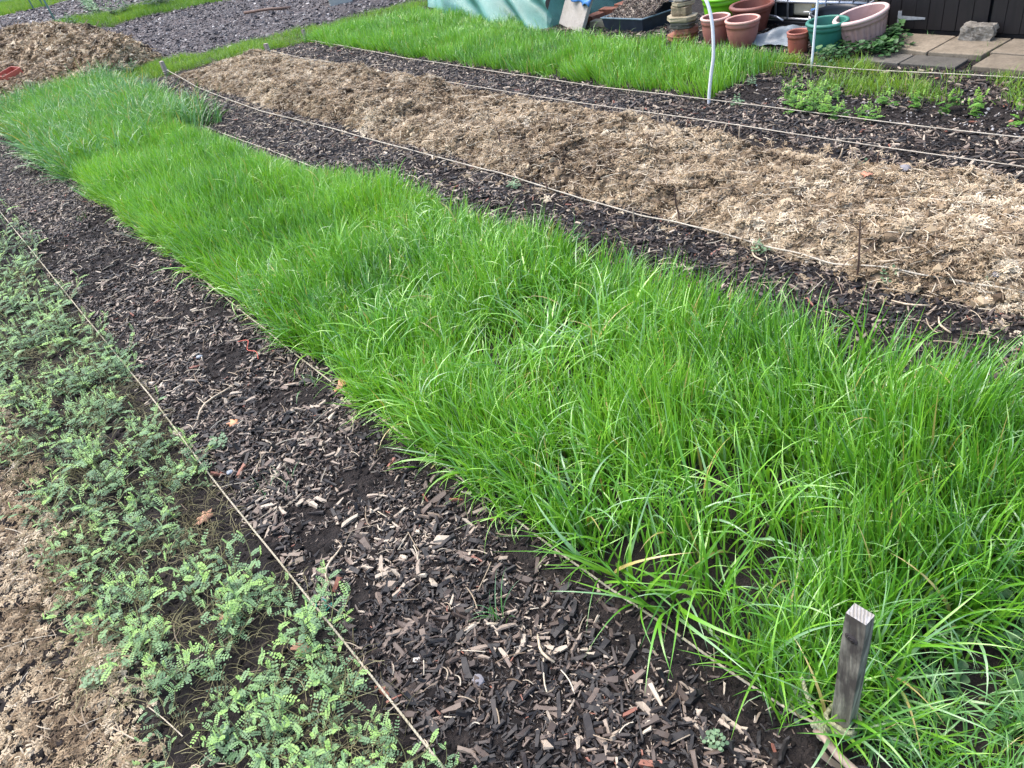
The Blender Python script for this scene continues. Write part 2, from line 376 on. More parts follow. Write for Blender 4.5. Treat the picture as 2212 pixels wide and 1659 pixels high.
# ---------------------------------------------------------------- scattering with geometry nodes (stuff only)
def variants(cname, meshes):
    col = bpy.data.collections.new(cname)
    for i, me in enumerate(meshes):
        o = bpy.data.objects.new(me.name, me); col.objects.link(o)
    return col
def scatter(name, col, x, y, z, rot, scl, tone, label, cat=None):
    N = len(x)
    me = bpy.data.meshes.new(name); me.vertices.add(N)
    me.vertices.foreach_set('co', np.stack([x, y, z], -1).astype(np.float32).ravel())
    a = me.attributes.new('rot', 'FLOAT_VECTOR', 'POINT'); a.data.foreach_set('vector', np.asarray(rot, np.float32).ravel())
    a = me.attributes.new('scl', 'FLOAT_VECTOR', 'POINT'); a.data.foreach_set('vector', np.asarray(scl, np.float32).ravel())
    a = me.attributes.new('tone', 'FLOAT', 'POINT'); a.data.foreach_set('value', np.clip(tone, 0, 1).astype(np.float32))
    o = bpy.data.objects.new(name, me); COL.objects.link(o); meta(o, label, cat, kind='stuff')
    g = bpy.data.node_groups.new(name, 'GeometryNodeTree')
    g.interface.new_socket('Geometry', in_out='INPUT', socket_type='NodeSocketGeometry')
    g.interface.new_socket('Geometry', in_out='OUTPUT', socket_type='NodeSocketGeometry')
    gi = g.nodes.new('NodeGroupInput'); go = g.nodes.new('NodeGroupOutput')
    ci = g.nodes.new('GeometryNodeCollectionInfo'); ci.inputs['Collection'].default_value = col
    ci.inputs['Separate Children'].default_value = True; ci.inputs['Reset Children'].default_value = True
    ip = g.nodes.new('GeometryNodeInstanceOnPoints'); ip.inputs['Pick Instance'].default_value = True
    ri = g.nodes.new('FunctionNodeRandomValue'); ri.data_type = 'INT'; ri.inputs[4].default_value = 0; ri.inputs[5].default_value = len(col.objects) - 1
    def na(nm, t):
        q = g.nodes.new('GeometryNodeInputNamedAttribute'); q.data_type = t; q.inputs[0].default_value = nm; return q.outputs[0]
    L = g.links.new
    L(gi.outputs[0], ip.inputs['Points']); L(ci.outputs[0], ip.inputs['Instance']); L(ri.outputs[2], ip.inputs['Instance Index'])
    e2r = g.nodes.new('FunctionNodeEulerToRotation'); L(na('rot', 'FLOAT_VECTOR'), e2r.inputs[0]); L(e2r.outputs[0], ip.inputs['Rotation'])
    L(na('scl', 'FLOAT_VECTOR'), ip.inputs['Scale']); L(ip.outputs[0], go.inputs[0])
    md = o.modifiers.new('scatter', 'NODES'); md.node_group = g
    return o
def sample(x0, x1, y0, y1, dens, fn, vis=True, m=.12, zz=0.0):
    n_ = int((x1 - x0) * (y1 - y0) * dens); x = RNG.uniform(x0, x1, n_); y = RNG.uniform(y0, y1, n_)
    p = fn(x, y)
    if vis: p = p * visible(x, y, zz, m)
    k = RNG.random(n_) < p; return x[k], y[k]

# --- chip shapes
def chip_mesh(i):
    L = 1.0; W_ = rnd.uniform(.22, .42); T = rnd.uniform(.08, .2); nseg = 3; v = []
    taper = rnd.uniform(.4, 1); bend = rnd.uniform(-.08, .08)
    for s in range(nseg + 1):
        u = s / nseg - .5; w_ = W_ * (1 - (1 - taper) * (s / nseg)) * rnd.uniform(.8, 1.1) / 2; x_ = u * L + rnd.uniform(-.05, .05)
        cz = bend * math.cos(u * 3); sk = rnd.uniform(-.08, .08)
        v += [(x_ + sk, -w_, cz - T / 2), (x_ - sk, w_, cz - T / 2), (x_ - sk + rnd.uniform(-.04, .04), w_ * rnd.uniform(.6, 1), cz + T / 2), (x_ + sk, -w_ * rnd.uniform(.6, 1), cz + T / 2 * rnd.uniform(.5, 1.2))]
    f = [(0, 1, 2, 3)[::-1], tuple(nseg * 4 + k for k in range(4))]
    for s in range(nseg):
        for k in range(4): a, b_ = s * 4 + k, s * 4 + (k + 1) % 4; f.append((a, b_, b_ + 4, a + 4))
    return mesh(f'chip_shape', v, f, MAT['chip'], data_only=True)
CH = variants('chip_shapes', [chip_mesh(i) for i in range(14)])
def lump(mat, name, sub=1, jag=.3, flat=.6):
    bm = bmesh.new(); bmesh.ops.create_icosphere(bm, subdivisions=sub, radius=.5)
    for v in bm.verts: v.co = v.co * rnd.uniform(1 - jag, 1 + jag); v.co.z *= flat
    me = bpy.data.meshes.new(name); bm.to_mesh(me); bm.free(); me.materials.append(mat); return me
CL = variants('clod_shapes', [lump(MAT['clod'], 'clod_shape', 2, .16) for _ in range(6)])
FL = variants('fleck_shapes', [lump(MAT['fleck'], 'fleck_shape', 1, .35, .4) for _ in range(6)])
def wad_mesh(i):
    B = MB(); bm = bmesh.new(); bmesh.ops.create_icosphere(bm, subdivisions=1, radius=.32)
    for v in bm.verts: v.co *= rnd.uniform(.7, 1.25); v.co.z *= .6
    B.add([v.co.copy() for v in bm.verts], [[v.index for v in f.verts] for f in bm.faces]); bm.free()
    for k in range(26):
        c0 = Vector((rnd.gauss(0, .26), rnd.gauss(0, .26), rnd.uniform(.0, .28))); a = rnd.uniform(0, 6.28); l = rnd.uniform(.22, .6); w_ = rnd.uniform(.03, .065)
        d = Vector((math.cos(a), math.sin(a), rnd.uniform(-.45, .35))); s_ = Vector((-math.sin(a), math.cos(a), rnd.uniform(-.4, .4))) * w_
        p = [c0 - d * l / 2, c0 + Vector((0, 0, rnd.uniform(.02, .09))), c0 + d * l / 2]
        B.add([p[0] - s_, p[0] + s_, p[1] + s_, p[1] - s_, p[2] + s_ * .6, p[2] - s_ * .6], [(0, 1, 2, 3), (3, 2, 4, 5)])
    return mesh('wad_shape', B.v, B.f, MAT['wad'], data_only=True)
WD = variants('wad_shapes', [wad_mesh(i) for i in range(10)])
def straw_mesh(i):
    B = MB(); a = rnd.uniform(-.05, .05); kz = rnd.uniform(0, .06); pts = [(t - .5, a * math.sin(t * 3), kz * math.sin(t * 3.1)) for t in (0, .25, .5, .75, 1)]
    if i % 3 == 0: pts[3] = (pts[3][0], pts[3][1] + .02, pts[3][2]); pts[4] = (pts[4][0] - .05, pts[4][1] + .07, pts[4][2])
    B.tube(pts, rnd.uniform(.010, .017), 4); return mesh('straw_shape', B.v, B.f, MAT['straw'], data_only=True)
ST = variants('straw_shapes', [straw_mesh(i) for i in range(9)])

def tilt(x, y, amt):
    N = len(x); return np.stack([RNG.normal(0, amt, N), RNG.normal(0, amt, N), RNG.uniform(0, 6.283, N)], -1)
def logn(N, med, sig, lo, hi): return np.clip(np.exp(RNG.normal(math.log(med), sig, N)), lo, hi)
# --- wood chips on paths
def bare(x, y): # patches where soil shows
    return sst(.30, .46, vn(x / .17, y / .22, 31) * .65 + vn(x / .06, y / .06, 32) * .35)
def path1(x, y):
    e = sst(.15, .22, x) * (1 - sst(.70, .82, x)); c_ = bare(x, y) * (1 - .75 * sst(.58, .70, x) * (1 - sst(1.6, 2.4, y)))
    return e * (.12 + .88 * c_)
def chips(name, box, dens, fn, label, L=(.013, .55, .004, .05), tonef=None, lift=.004, vis=True, rot=.28):
    x, y = sample(*box, dens, fn, vis); N = len(x); l = logn(N, *L)
    s = np.stack([l, l * RNG.uniform(.6, 1.3, N), l * RNG.uniform(.6, 1.2, N)], -1)
    t = RNG.beta(.95, 1.5, N) * .95
    if tonef is not None: t = tonef(x, y, t)
    t = np.clip(t, 0, .92); t = np.where(RNG.random(N) < .009, 1.0, t)
    z = gz(x, y) + lift + RNG.uniform(0, .006, N)
    return scatter(name, CH, x, y, z, tilt(x, y, rot), s, t, label, 'wood chips')
tn = lambda x, y, t: t * (.74 + .55 * vn(x / .25, y / .25, 40))
chips('wood_chips', (.1, .85, .2, 2.6), 18000, path1, 'dark and tan wood chips on the near path between the vetch and the lush grass', (.0105, .72, .003, .055), tn)
chips('wood_chips', (.1, .85, 2.6, 9.0), 8500, path1, 'wood chips on the far stretch of the path left of the lush grass', (.016, .48, .005, .045), lambda x, y, t: t * 1.12)
def path2(x, y): return sst(1.70, 1.78, x) * (1 - sst(2.38, 2.5, x)) * (.35 + .65 * sst(.22, .4, vn(x / .2, y / .2, 33))) * (y < 9.1)
chips('wood_chips', (1.65, 2.5, .3, 3.2), 9000, path2, 'wood chips on the path between the lush grass and the straw bed', (.0145, .55, .005, .045), lambda x, y, t: t * 1.0)
chips('wood_chips', (1.65, 2.5, 3.2, 9.2), 6500, path2, 'wood chips on the far stretch of the path beside the straw bed', (.019, .48, .005, .045), lambda x, y, t: t * 1.08)
def path3(x, y):
    a = sst(3.28, 3.34, x) * (1 - sst(3.72, 3.80, x)) * (y < 8.7)
    r = (x > 3.6) & (x < 4.15) & (y < 3.0); rr = np.where(r, .30 + .5 * sst(2.2, 2.7, y), 0) * sst(.25, .5, vn(x / .15, y / .15, 34))
    return np.maximum(a * (.4 + .6 * sst(.2, .4, vn(x / .2, y / .2, 35))), rr)
chips('wood_chips', (3.2, 4.2, .7, 8.8), 6500, path3, 'wood chips on the narrow path beyond the straw bed', (.021, .48, .006, .05), lambda x, y, t: t * 1.1)
def yard(x, y): return ((x > 4.1) & (x < 5.4) & (y > 1.2) & (y < 5.6)) * (.35 + .65 * sst(.3, .5, vn(x / .2, y / .2, 36))) * (1 - (x > 4.76) * (y < 2.57)) * (1 - .9 * ((x > 4.56) & (y < 2.6) & (x < 4.78)))
chips('wood_chips', (4.1, 5.4, 1.2, 5.6), 4200, yard, 'wood chips around the flower pots and stone slabs', (.024, .4, .008, .05), lambda x, y, t: t)
# --- soil clods everywhere near
def clodf(x, y): return ((x > .1) & (x < .8) | (x > 1.75) & (x < 2.45) | (x > 3.3) & (x < 4.4) & (y < 3.2) | (x < .1)) * 1.0
x, y = sample(-1.0, 4.4, .1, 6, 3600, clodf); N = len(x); l = logn(N, .010, .5, .004, .035)
scatter('soil_clods', CL, x, y, gz(x, y) - .001, tilt(x, y, .5), np.stack([l, l, l], -1), RNG.random(N), 'crumbs and clods of dark soil on the beds', 'soil')
# --- pale flecks and stones on dark beds
def fleckf(x, y): return ((x > 3.75) & (x < 4.3) & (y < 2.7)) * .5 + ((x > 3.7) & (y < 3)) * .1
x, y = sample(3.7, 4.4, .8, 3, 1500, fleckf); N = len(x); l = logn(N, .009, .4, .004, .022)
scatter('stone_flecks', FL, x, y, gz(x, y) + .003, tilt(x, y, .4), np.stack([l, l, l], -1), RNG.beta(2, 1.2, N), 'small pale stones speckling the dark seedling bed', 'small stones')
FIELD = [(2.3, 10.3), (3.2, 9.75), (4.2, 9.3), (5.4, 8.4), (12, 8), (14, 14), (4.9, 14.6), (3.6, 16.2), (2.9, 17.4), (2.3, 14)]
def fieldf(x, y): return inpoly(x, y, FIELD) * (.25 + .75 * vn(x / .5, y / .5, 41))
x, y = sample(2.2, 9, 8.2, 17.5, 1500, fieldf); N = len(x); l = logn(N, .020, .45, .008, .06)
k = RNG.random(N) < .45
scatter('stone_flecks', FL, x[k], y[k], gz(x[k], y[k]) + .006, tilt(x[k], y[k], .35), np.stack([l, l * .8, l * .7], -1)[k], RNG.beta(1.6, 1.6, k.sum()), 'pale stones scattered over the grey dug field beyond the heap', 'small stones')
scatter('field_clods', FL, x[~k], y[~k], gz(x[~k], y[~k]) + .002, tilt(x[~k], y[~k], .5), (np.stack([l, l, l], -1) * 1.4)[~k], RNG.random((~k).sum()) * .55, 'clods of grey soil on the dug field beyond the heap', 'soil')
def farf(x, y): return ((x > 2.0) & (y > 17) | (y > 15.5) & (x > 4.2)) * (.3 + .7 * vn(x / .8, y / .8, 44))
x, y = sample(2.0, 9, 15.5, 27, 350, farf, m=.05); N = len(x); l = logn(N, .04, .4, .015, .08)
scatter('stone_flecks', FL, x, y, gz(x, y) + .008, tilt(x, y, .35), np.stack([l, l, l * .8], -1), RNG.beta(1.3, 1.8, N), 'pale stones on the farthest dark plot', 'small stones')

# --- straw wads and stalks
mulch_tone = lambda x, y: .56 + .45 * (vn(x / .35, y / .35, 50) - .5) + .45 * (vn(x / .1, y / .1, 52) - .5) - .22 * sst(.8, .95, vn(x / .16, y / .16, 54)) 
x, y = sample(2.22, 3.5, .5, 9.0, 5500, lambda x, y: sst(.0, .2, bedz(x, y)[1]) + .05 * (x < 3.4))
N = len(x); l = logn(N, .023, .4, .010, .05); bz = bedz(x, y)[0]
scatter('straw_wads', WD, x, y, gz(x, y) + bz + .002, tilt(x, y, .45), np.stack([l, l, l * RNG.uniform(.7, 1.3, N)], -1), mulch_tone(x, y) + RNG.normal(0, .17, N), 'matted tufts of pale straw covering the long mulched bed', 'straw')
LM = variants('straw_lump_shapes', [lump(MAT['wad'], 'straw_lump_shape', 1, .33, .8) for _ in range(7)])
x, y = sample(2.22, 3.5, .5, 9.0, 700, lambda x, y: sst(.0, .2, bedz(x, y)[1]) * (.3 + .7 * vn(x / .2, y / .2, 53)))
N = len(x); l = logn(N, .024, .4, .010, .055)
scatter('straw_lumps', LM, x, y, gz(x, y) + bedz(x, y)[0] + .006, tilt(x, y, .6), np.stack([l, l, l * .9], -1), .42 + RNG.normal(0, .16, N), 'crumbly tan lumps of rotted straw on the mulched bed', 'straw')
x, y = sample(2.2, 3.55, .5, 9.0, 1700, lambda x, y: sst(.0, .2, bedz(x, y)[1]) * (.4 + .9 * vn(x / .3, y / .3, 51)) + .05)
N = len(x); l = logn(N, .050, .5, .02, .15)
r = tilt(x, y, .16)
scatter('loose_straw', ST, x, y, gz(x, y) + bedz(x, y)[0] + .012, r, np.stack([l, RNG.uniform(.06, .13, N), RNG.uniform(.06, .13, N)], -1), RNG.random(N), 'loose pale straw stalks lying over the mulched bed', 'straw')
# heap
x, y = sample(-.4, 3.1, 9.8, 15, 2000, lambda x, y: sst(.0, .3, heapz(x, y)[1]), zz=.25)
N = len(x); l = logn(N, .06, .35, .03, .12); hz = heapz(x, y)[0]
scatter('manure_wads', WD, x, y, gz(x, y) + hz + .004, tilt(x, y, .6), np.stack([l, l, l], -1), .55 + .5 * (vn(x / .3, y / .3, 55) - .5) + RNG.normal(0, .2, N), 'clumps of brown strawy manure covering the heap', 'manure')
x, y = sample(-.4, 3.1, 9.8, 15, 500, lambda x, y: sst(.0, .3, heapz(x, y)[1]), zz=.25)
N = len(x); l = logn(N, .07, .4, .03, .16)
scatter('manure_lumps', LM, x, y, gz(x, y) + heapz(x, y)[0] + .01, tilt(x, y, .6), np.stack([l, l, l * .7], -1), .42 + RNG.normal(0, .2, N), 'crumbly lumps of brown manure on the heap', 'manure')
x, y = sample(-.4, 3.1, 9.8, 15, 260, lambda x, y: sst(.0, .3, heapz(x, y)[1]), zz=.25)
N = len(x); l = logn(N, .12, .4, .05, .25)
scatter('loose_straw', ST, x, y, gz(x, y) + heapz(x, y)[0] + .03, tilt(x, y, .3), np.stack([l, np.full(N, .3), np.full(N, .3)], -1), RNG.random(N) * .7, 'loose straw stalks on the manure heap', 'straw')
# near-left straw mulch
def leftm(x, y): return (1 - sst(-.34, -.2, x + .06 * (vn(y / .2, x * 0, 60) - .5))) * (.45 + .55 * sst(.25, .45, vn(x / .12, y / .12, 61))) * (y < 3.6)
x, y = sample(-1.1, 0, .6, 3.8, 7500, leftm); N = len(x); l = logn(N, .017, .4, .007, .04)
scatter('straw_wads', WD, x, y, gz(x, y) + .002, tilt(x, y, .4), np.stack([l, l, l * .8], -1), .56 + .6 * (vn(x / .14, y / .14, 62) - .5) + RNG.normal(0, .16, N), 'brown rotted straw mulch left of the vetch', 'straw')
x, y = sample(-1.1, .1, .6, 3.8, 420, lambda x, y: leftm(x, y) + .12 * (x < .15)); N = len(x); l = logn(N, .06, .5, .02, .16)
scatter('loose_straw', ST, x, y, gz(x, y) + .009, tilt(x, y, .1), np.stack([l, np.full(N, .09), np.full(N, .09)], -1), RNG.random(N), 'loose straw stalks on the rotted mulch by the vetch', 'straw')
x, y = sample(.1, .85, .3, 7, 130, path1); N = len(x); l = logn(N, .05, .5, .02, .12)
scatter('loose_straw', ST, x, y, gz(x, y) + .012, tilt(x, y, .1), np.stack([l, np.full(N, .10), np.full(N, .10)], -1), RNG.random(N), 'thin straw stalks strewn over the chip path by the vetch', 'straw')
x, y = sample(1.75, 2.4, .5, 7, 90, path2); N = len(x); l = logn(N, .05, .5, .02, .12)
scatter('loose_straw', ST, x, y, gz(x, y) + .012, tilt(x, y, .1), np.stack([l, np.full(N, .12), np.full(N, .12)], -1), RNG.random(N), 'straw stalks strewn over the chip path by the straw bed', 'straw')

# ---------------------------------------------------------------- grass
def blades(nb, rad, L, arch, width, seg_, mat, name, lean=.15):
    """a small tuft: nb folded blades"""
    V = []; F = []; bt = []; al = []; dr = []
    for _ in range(nb):
        a0 = rnd.uniform(0, 6.283); rr = rad * math.sqrt(rnd.random()); px, py = rr * math.cos(a0), rr * math.sin(a0)
        az = rnd.uniform(0, 6.283); l = L * rnd.uniform(.55, 1.15); w0 = width * rnd.uniform(.6, 1.25); ar = arch * rnd.uniform(.3, 1.5)
        el = math.pi / 2 - abs(rnd.gauss(0, lean)); t_ = rnd.uniform(-.5, .5); side = Vector((-math.sin(az + t_), math.cos(az + t_), 0))
        p = Vector((px, py, -.01)); b0 = rnd.random() * .62; d0 = rnd.random(); base = len(V); tw = rnd.uniform(-.9, .9); yaw = rnd.uniform(-.3, .3)
        for s in range(seg_ + 1):
            u = s / seg_; e = el - ar * u ** 1.6; a_ = az + yaw * u
            d = Vector((math.cos(a_) * math.cos(e), math.sin(a_) * math.cos(e), math.sin(e)))
            w_ = w0 * (min(1, .55 + 2 * u)) * (1 - max(0, u - .35) / .65 * .97 if u > .35 else 1) * .5
            sd_ = (side + d.cross(side) * tw * u).normalized() * w_
            nrm_ = d.cross(side).normalized() * w_ * .16
            V += [p - sd_ + nrm_, p, p + sd_ + nrm_] if s < seg_ else [p]
            k = 3 if s < seg_ else 1; bt += [b0] * k; al += [u] * k; dr += [d0] * k
            if s < seg_: p = p + d * (l / seg_)
        for s in range(seg_ - 1):
            q = base + s * 3; F += [(q, q + 1, q + 4, q + 3), (q + 1, q + 2, q + 5, q + 4)]
        q = base + (seg_ - 1) * 3; F += [(q, q + 1, q + 3), (q + 1, q + 2, q + 3)]
    me = mesh(name, V, F, mat, smooth=True, data_only=True)
    for nm, dt in (('bt', bt), ('al', al), ('dry', dr)):
        a = me.attributes.new(nm, 'FLOAT', 'POINT'); a.data.foreach_set('value', dt)
    return me
G_UP = variants('grass_upright_shapes', [blades(12, .045, .17, rnd.choice((.5, .8, 1.3)), .0056, 6, MAT['grass'], 'grass_tuft', .26) for _ in range(16)])
G_UF = variants('grass_fine_shapes', [blades(15, .045, .165, rnd.choice((.35, .6, 1.0)), .0056, 5, MAT['grass'], 'grass_tuft', .20) for _ in range(14)])
G_AR = variants('grass_arching_shapes', [blades(7, .03, .26, 1.7, .0072, 9, MAT['grass'], 'grass_tuft', .3) for _ in range(10)])
G_BL = variants('grass_bluish_shapes', [blades(10, .04, .24, 1.7, .0065, 7, MAT['grassb'], 'grass_tuft', .28) for _ in range(8)])
G_SH = variants('grass_short_shapes', [blades(14, .05, .085, 1.0, .0036, 4, MAT['grassy'], 'grass_tuft', .4) for _ in range(8)])
G_MT = variants('grass_matted_shapes', [blades(9, .04, .15, 1.6, .0046, 6, MAT['grassb'], 'grass_tuft', .6) for _ in range(8)])
def leanrot(x, y, amt, outx0=None, outx1=None, edge=.35):
    """rotation so tufts lean with a slowly varying flow and outwards at bed edges"""
    a = vn(x / .35, y / .35, 70) * 9 + vn(x / .12, y / .12, 71) * 3; k = amt * (.4 + .9 * vn(x / .25, y / .25, 72))
    lx, ly = np.cos(a) * k, np.sin(a) * k
    if outx0 is not None: lx = lx - edge * (1 - sst(0, .22, x - outx0)) + edge * (1 - sst(0, .22, outx1 - x))
    yaw = RNG.uniform(0, 6.283, len(x))
    # euler XYZ: yaw about z first, then tilt -> build as matrix and convert
    rot = np.zeros((len(x), 3)); 
    ang = np.hypot(lx, ly); ax = np.stack([-ly, lx, 0 * lx], -1) / np.maximum(ang, 1e-6)[:, None]
    c_, s_ = np.cos(ang), np.sin(ang); C1 = 1 - c_; X, Y_, Z = ax.T
    Rm = np.empty((len(x), 3, 3))
    Rm[:, 0, 0] = c_ + X * X * C1; Rm[:, 0, 1] = X * Y_ * C1; Rm[:, 0, 2] = Y_ * s_
    Rm[:, 1, 0] = X * Y_ * C1; Rm[:, 1, 1] = c_ + Y_ * Y_ * C1; Rm[:, 1, 2] = -X * s_
    Rm[:, 2, 0] = -Y_ * s_; Rm[:, 2, 1] = X * s_; Rm[:, 2, 2] = c_
    cy, sy = np.cos(yaw), np.sin(yaw); Rz = np.zeros_like(Rm); Rz[:, 0, 0] = cy; Rz[:, 0, 1] = -sy; Rz[:, 1, 0] = sy; Rz[:, 1, 1] = cy; Rz[:, 2, 2] = 1
    Q = Rm @ Rz
    rot[:, 1] = np.arcsin(np.clip(-Q[:, 2, 0], -1, 1)); rot[:, 0] = np.arctan2(Q[:, 2, 1], Q[:, 2, 2]); rot[:, 2] = np.arctan2(Q[:, 1, 0], Q[:, 0, 0])
    return rot
def grass(name, col, box, dens, fn, hs, tone, label, lean=.2, ox=None, edge=.35, m=.12, zz=.1):
    x, y = sample(*box, dens, fn, m=m, zz=zz); N = len(x)
    h = hs(x, y) * RNG.uniform(.8, 1.2, N); s = np.stack([RNG.uniform(.85, 1.15, N)] * 2 + [h], -1); s[:, :2] *= np.clip(h, .7, 1.25)[:, None]
    r = leanrot(x, y, lean, *(ox or (None, None)), edge=edge)
    return scatter(name, col, x, y, gz(x, y), r, s, tone(x, y) + RNG.normal(0, .06, N), label, 'grass')
def strip1(x, y):
    j = .05 * (vn(y / .2, x * 0 + 1, 80) - .5)
    k_ = .07 * sst(3.8, 4.6, y) * (1 - sst(6.7, 7.2, y)); return sst(.74, .80, x + j) * (1 - sst(1.79, 1.85, x + j + k_)) * (y > -.3) * (y < 9.9)
lush = lambda x, y: strip1(x, y) * (1 - .85 * sst(.60, .72, vn(x / .3, y / .4, 83)) * (y < 3.4)) * sst(.28, .5, y + .25 * (x - 1.0))
hup = lambda x, y: (.78 + .55 * vn(x / .3, y / .3, 81)) * (.95 + .35 * (1 - sst(.8, 3, y)))
tg = lambda x, y: .04 + .42 * vn(x / .4, y / .4, 82) + .10 * sst(2.5, 6, y)
def hedge(x, y): return 1 - .62 * sst(1.55, 1.74, x) * sst(3.6, 4.6, y) * (1 - sst(6.6, 7.2, y))
B1 = (.70, 1.9, -.3, 3.4); B2 = (.70, 1.9, 3.4, 6.9); B3 = (.6, 2.0, 6.3, 10.2)
grass('lush_grass', G_UP, B1, 560, lush, hup, tg, 'upright bright green grass blades on the near end of the lush strip', .22, (.74, 1.83))
grass('fine_grass', G_UF, B1, 380, lush, lambda x, y: hup(x, y) * 1.08, lambda x, y: tg(x, y) + .06, 'fine upright green grass blades filling the near end of the lush strip', .2, (.74, 1.83))
grass('long_grass', G_AR, B1, 330, lambda x, y: strip1(x, y) * (.3 + .9 * vn(x / .35, y / .35, 84)) * sst(.22, .45, y + .2 * (x - 1)), lambda x, y: .8 + .35 * vn(x / .3, y / .3, 85), tg, 'long arching grass blades among the near end of the lush strip', .3, (.74, 1.83), .5)
grass('lush_grass', G_UF, B2, 950, strip1, lambda x, y: (.8 + .45 * vn(x / .3, y / .3, 81)) * hedge(x, y), lambda x, y: tg(x, y) + .08, 'upright bright green grass on the middle of the lush strip', .2, (.74, 1.83))
grass('long_grass', G_AR, B2, 90, lambda x, y: strip1(x, y) * vn(x / .35, y / .35, 84), lambda x, y: (.7 + .3 * vn(x / .3, y / .3, 85)) * hedge(x, y), lambda x, y: tg(x, y) + .15, 'long arching grass on the middle of the lush strip', .3, (.74, 1.83), .5)
grass('lush_grass', G_UF, B3, 600, lambda x, y: strip1(x, y) * (y > 6.8), lambda x, y: 1.1 + .45 * vn(x / .3, y / .3, 81), lambda x, y: tg(x, y), 'green grass at the far end of the lush strip', .2, (.7, 1.85))
grass('edge_grass', G_AR, (.70, .86, 1.0, 7.0), 620, lambda x, y: sst(.73, .76, x) * (1 - sst(.82, .86, x)) * (.25 + .75 * sst(.3, .6, vn(y / .12, x * 0 + 2, 75))), lambda x, y: .36 + .25 * vn(x / .3, y / .3, 85), lambda x, y: tg(x, y) + .1, 'grass blades arching out over the rope on the left edge of the lush strip', .3, (.74, 9), .95)
def ends(x, y): return (sst(.66, .74, x) * (1 - sst(1.86, 1.95, x))) * sst(6.3, 6.9, y) * (y < 10.0)
grass('bluish_grass', G_BL, B3, 300, ends, lambda x, y: .95 + .4 * vn(x / .3, y / .3, 86), lambda x, y: .15 + .35 * vn(x / .4, y / .4, 87), 'taller bluish arching grass clump below the manure heap', .3, (.7, 1.85), .5)
# matted end path round the stake
def endp(x, y): return (x > .80) * (y < .62) * (1 - .8 * ((x > 1.02) & (x < 1.5) & (y > .22 + .25 * (x - 1.05)) & (y < .5 + .1 * (x - 1)))) * (1 - .95 * (np.hypot(x - .79, y - .36) < .075))
grass('matted_grass', G_MT, (.5, 2.6, -.5, .7), 620, endp, lambda x, y: .75 + .3 * vn(x / .2, y / .2, 88), lambda x, y: .15 + .4 * vn(x / .2, y / .2, 89), 'short matted bluish grass on the end path around the wooden stake', .35)
grass('lush_grass', G_UP, (.82, 2.6, -.5, .6), 260, endp, lambda x, y: .55 + .2 * vn(x / .2, y / .2, 88), lambda x, y: .12 + .35 * vn(x / .2, y / .2, 89), 'thin green grass blades around the wooden stake', .35)
# far grass bed
def strip2(x, y):
    j = .04 * (vn(y / .2, x * 0 + 1, 90) - .5); far = sst(5.5, 6.5, y)
    w_ = 4.50 + .40 * far - .12 * (1 - sst(3.0, 3.8, y)) ; end = 8.6 - .25 * (x - 3.7)
    a = sst(3.70, 3.76, x + j) * (1 - sst(w_, w_ + .15, x + j)) * (y > 2.98 + .35 * (x - 3.7) * 0) * (y < end)
    return a
grass('tall_grass', G_UF, (3.6, 5.2, 2.8, 8.8), 620, strip2, lambda x, y: (.66 + .35 * vn(x / .3, y / .3, 91)) * (1 - .35 * sst(4.1, 4.5, x)), lambda x, y: .16 + .36 * vn(x / .35, y / .35, 92) , 'tall green grass bed in front of the green netting and pots', .2, (3.7, 4.8), .3)
grass('long_grass', G_AR, (3.6, 5.2, 4.4, 8.8), 90, lambda x, y: strip2(x, y) * sst(.3, .6, vn(x / .3, y / .3, 93)), lambda x, y: .5 + .2 * vn(x / .3, y / .3, 91), lambda x, y: .2 + .3 * vn(x / .35, y / .35, 92), 'long arching blades among the grass bed before the netting', .3, (3.7, 4.8), .4)
# yellow-green patchy grass on the right
def patchy(x, y): return (x > 4.04 + .12 * sst(2.2, 3.0, y) + .05 * vn(y / .15, x * 0, 94)) * (x < 4.5) * (y < 3.05) * (y > .8) * (.06 + .94 * sst(.35, .6, vn(x / .18, y / .25, 95)))
grass('patchy_grass', G_SH, (4.0, 4.55, .8, 3.1), 620, patchy, lambda x, y: .85 + .4 * vn(x / .2, y / .2, 96), lambda x, y: .2 + .4 * vn(x / .3, y / .3, 97), 'short yellow-green patchy grass beside the rope near the slabs', .2)
# cross path
CROSS = [(1.85, 9.75), (2.45, 9.15), (3.3, 8.72), (3.8, 8.5), (4.75, 8.2), (5.3, 8.15), (5.3, 8.6), (4.2, 9.25), (3.2, 9.7), (2.55, 10.15), (1.85, 10.6)]
grass('cross_path_grass', G_SH, (1.7, 5.6, 7.8, 10.8), 520, lambda x, y: inpoly(x, y, CROSS) * 1.0, lambda x, y: .6 + .6 * vn(x / .25, y / .25, 98), lambda x, y: .1 + .35 * vn(x / .3, y / .3, 99), 'short green grass strip crossing behind the three small posts', .15)
FARS = [(2.72, 15.3), (3.35, 14.9), (4.1, 14.4), (5.2, 13.4), (9, 10.8), (10, 11.8), (6.0, 14.2), (4.6, 15.8), (3.5, 17.2), (2.85, 17.6)]
grass('far_grass_strip', G_SH, (2.5, 9, 11, 17.8), 260, lambda x, y: inpoly(x, y, FARS) * 1.0, lambda x, y: 1.2 + 1.0 * vn(x / .4, y / .4, 98), lambda x, y: -.05 + .5 * vn(x / .4, y / .4, 99), 'green grass strip between the two far dug plots', .2)
FAR2 = [(1.5, 23), (3.4, 22.2), (5.2, 20.5), (5.8, 22), (3.6, 26.5), (1.5, 27)]
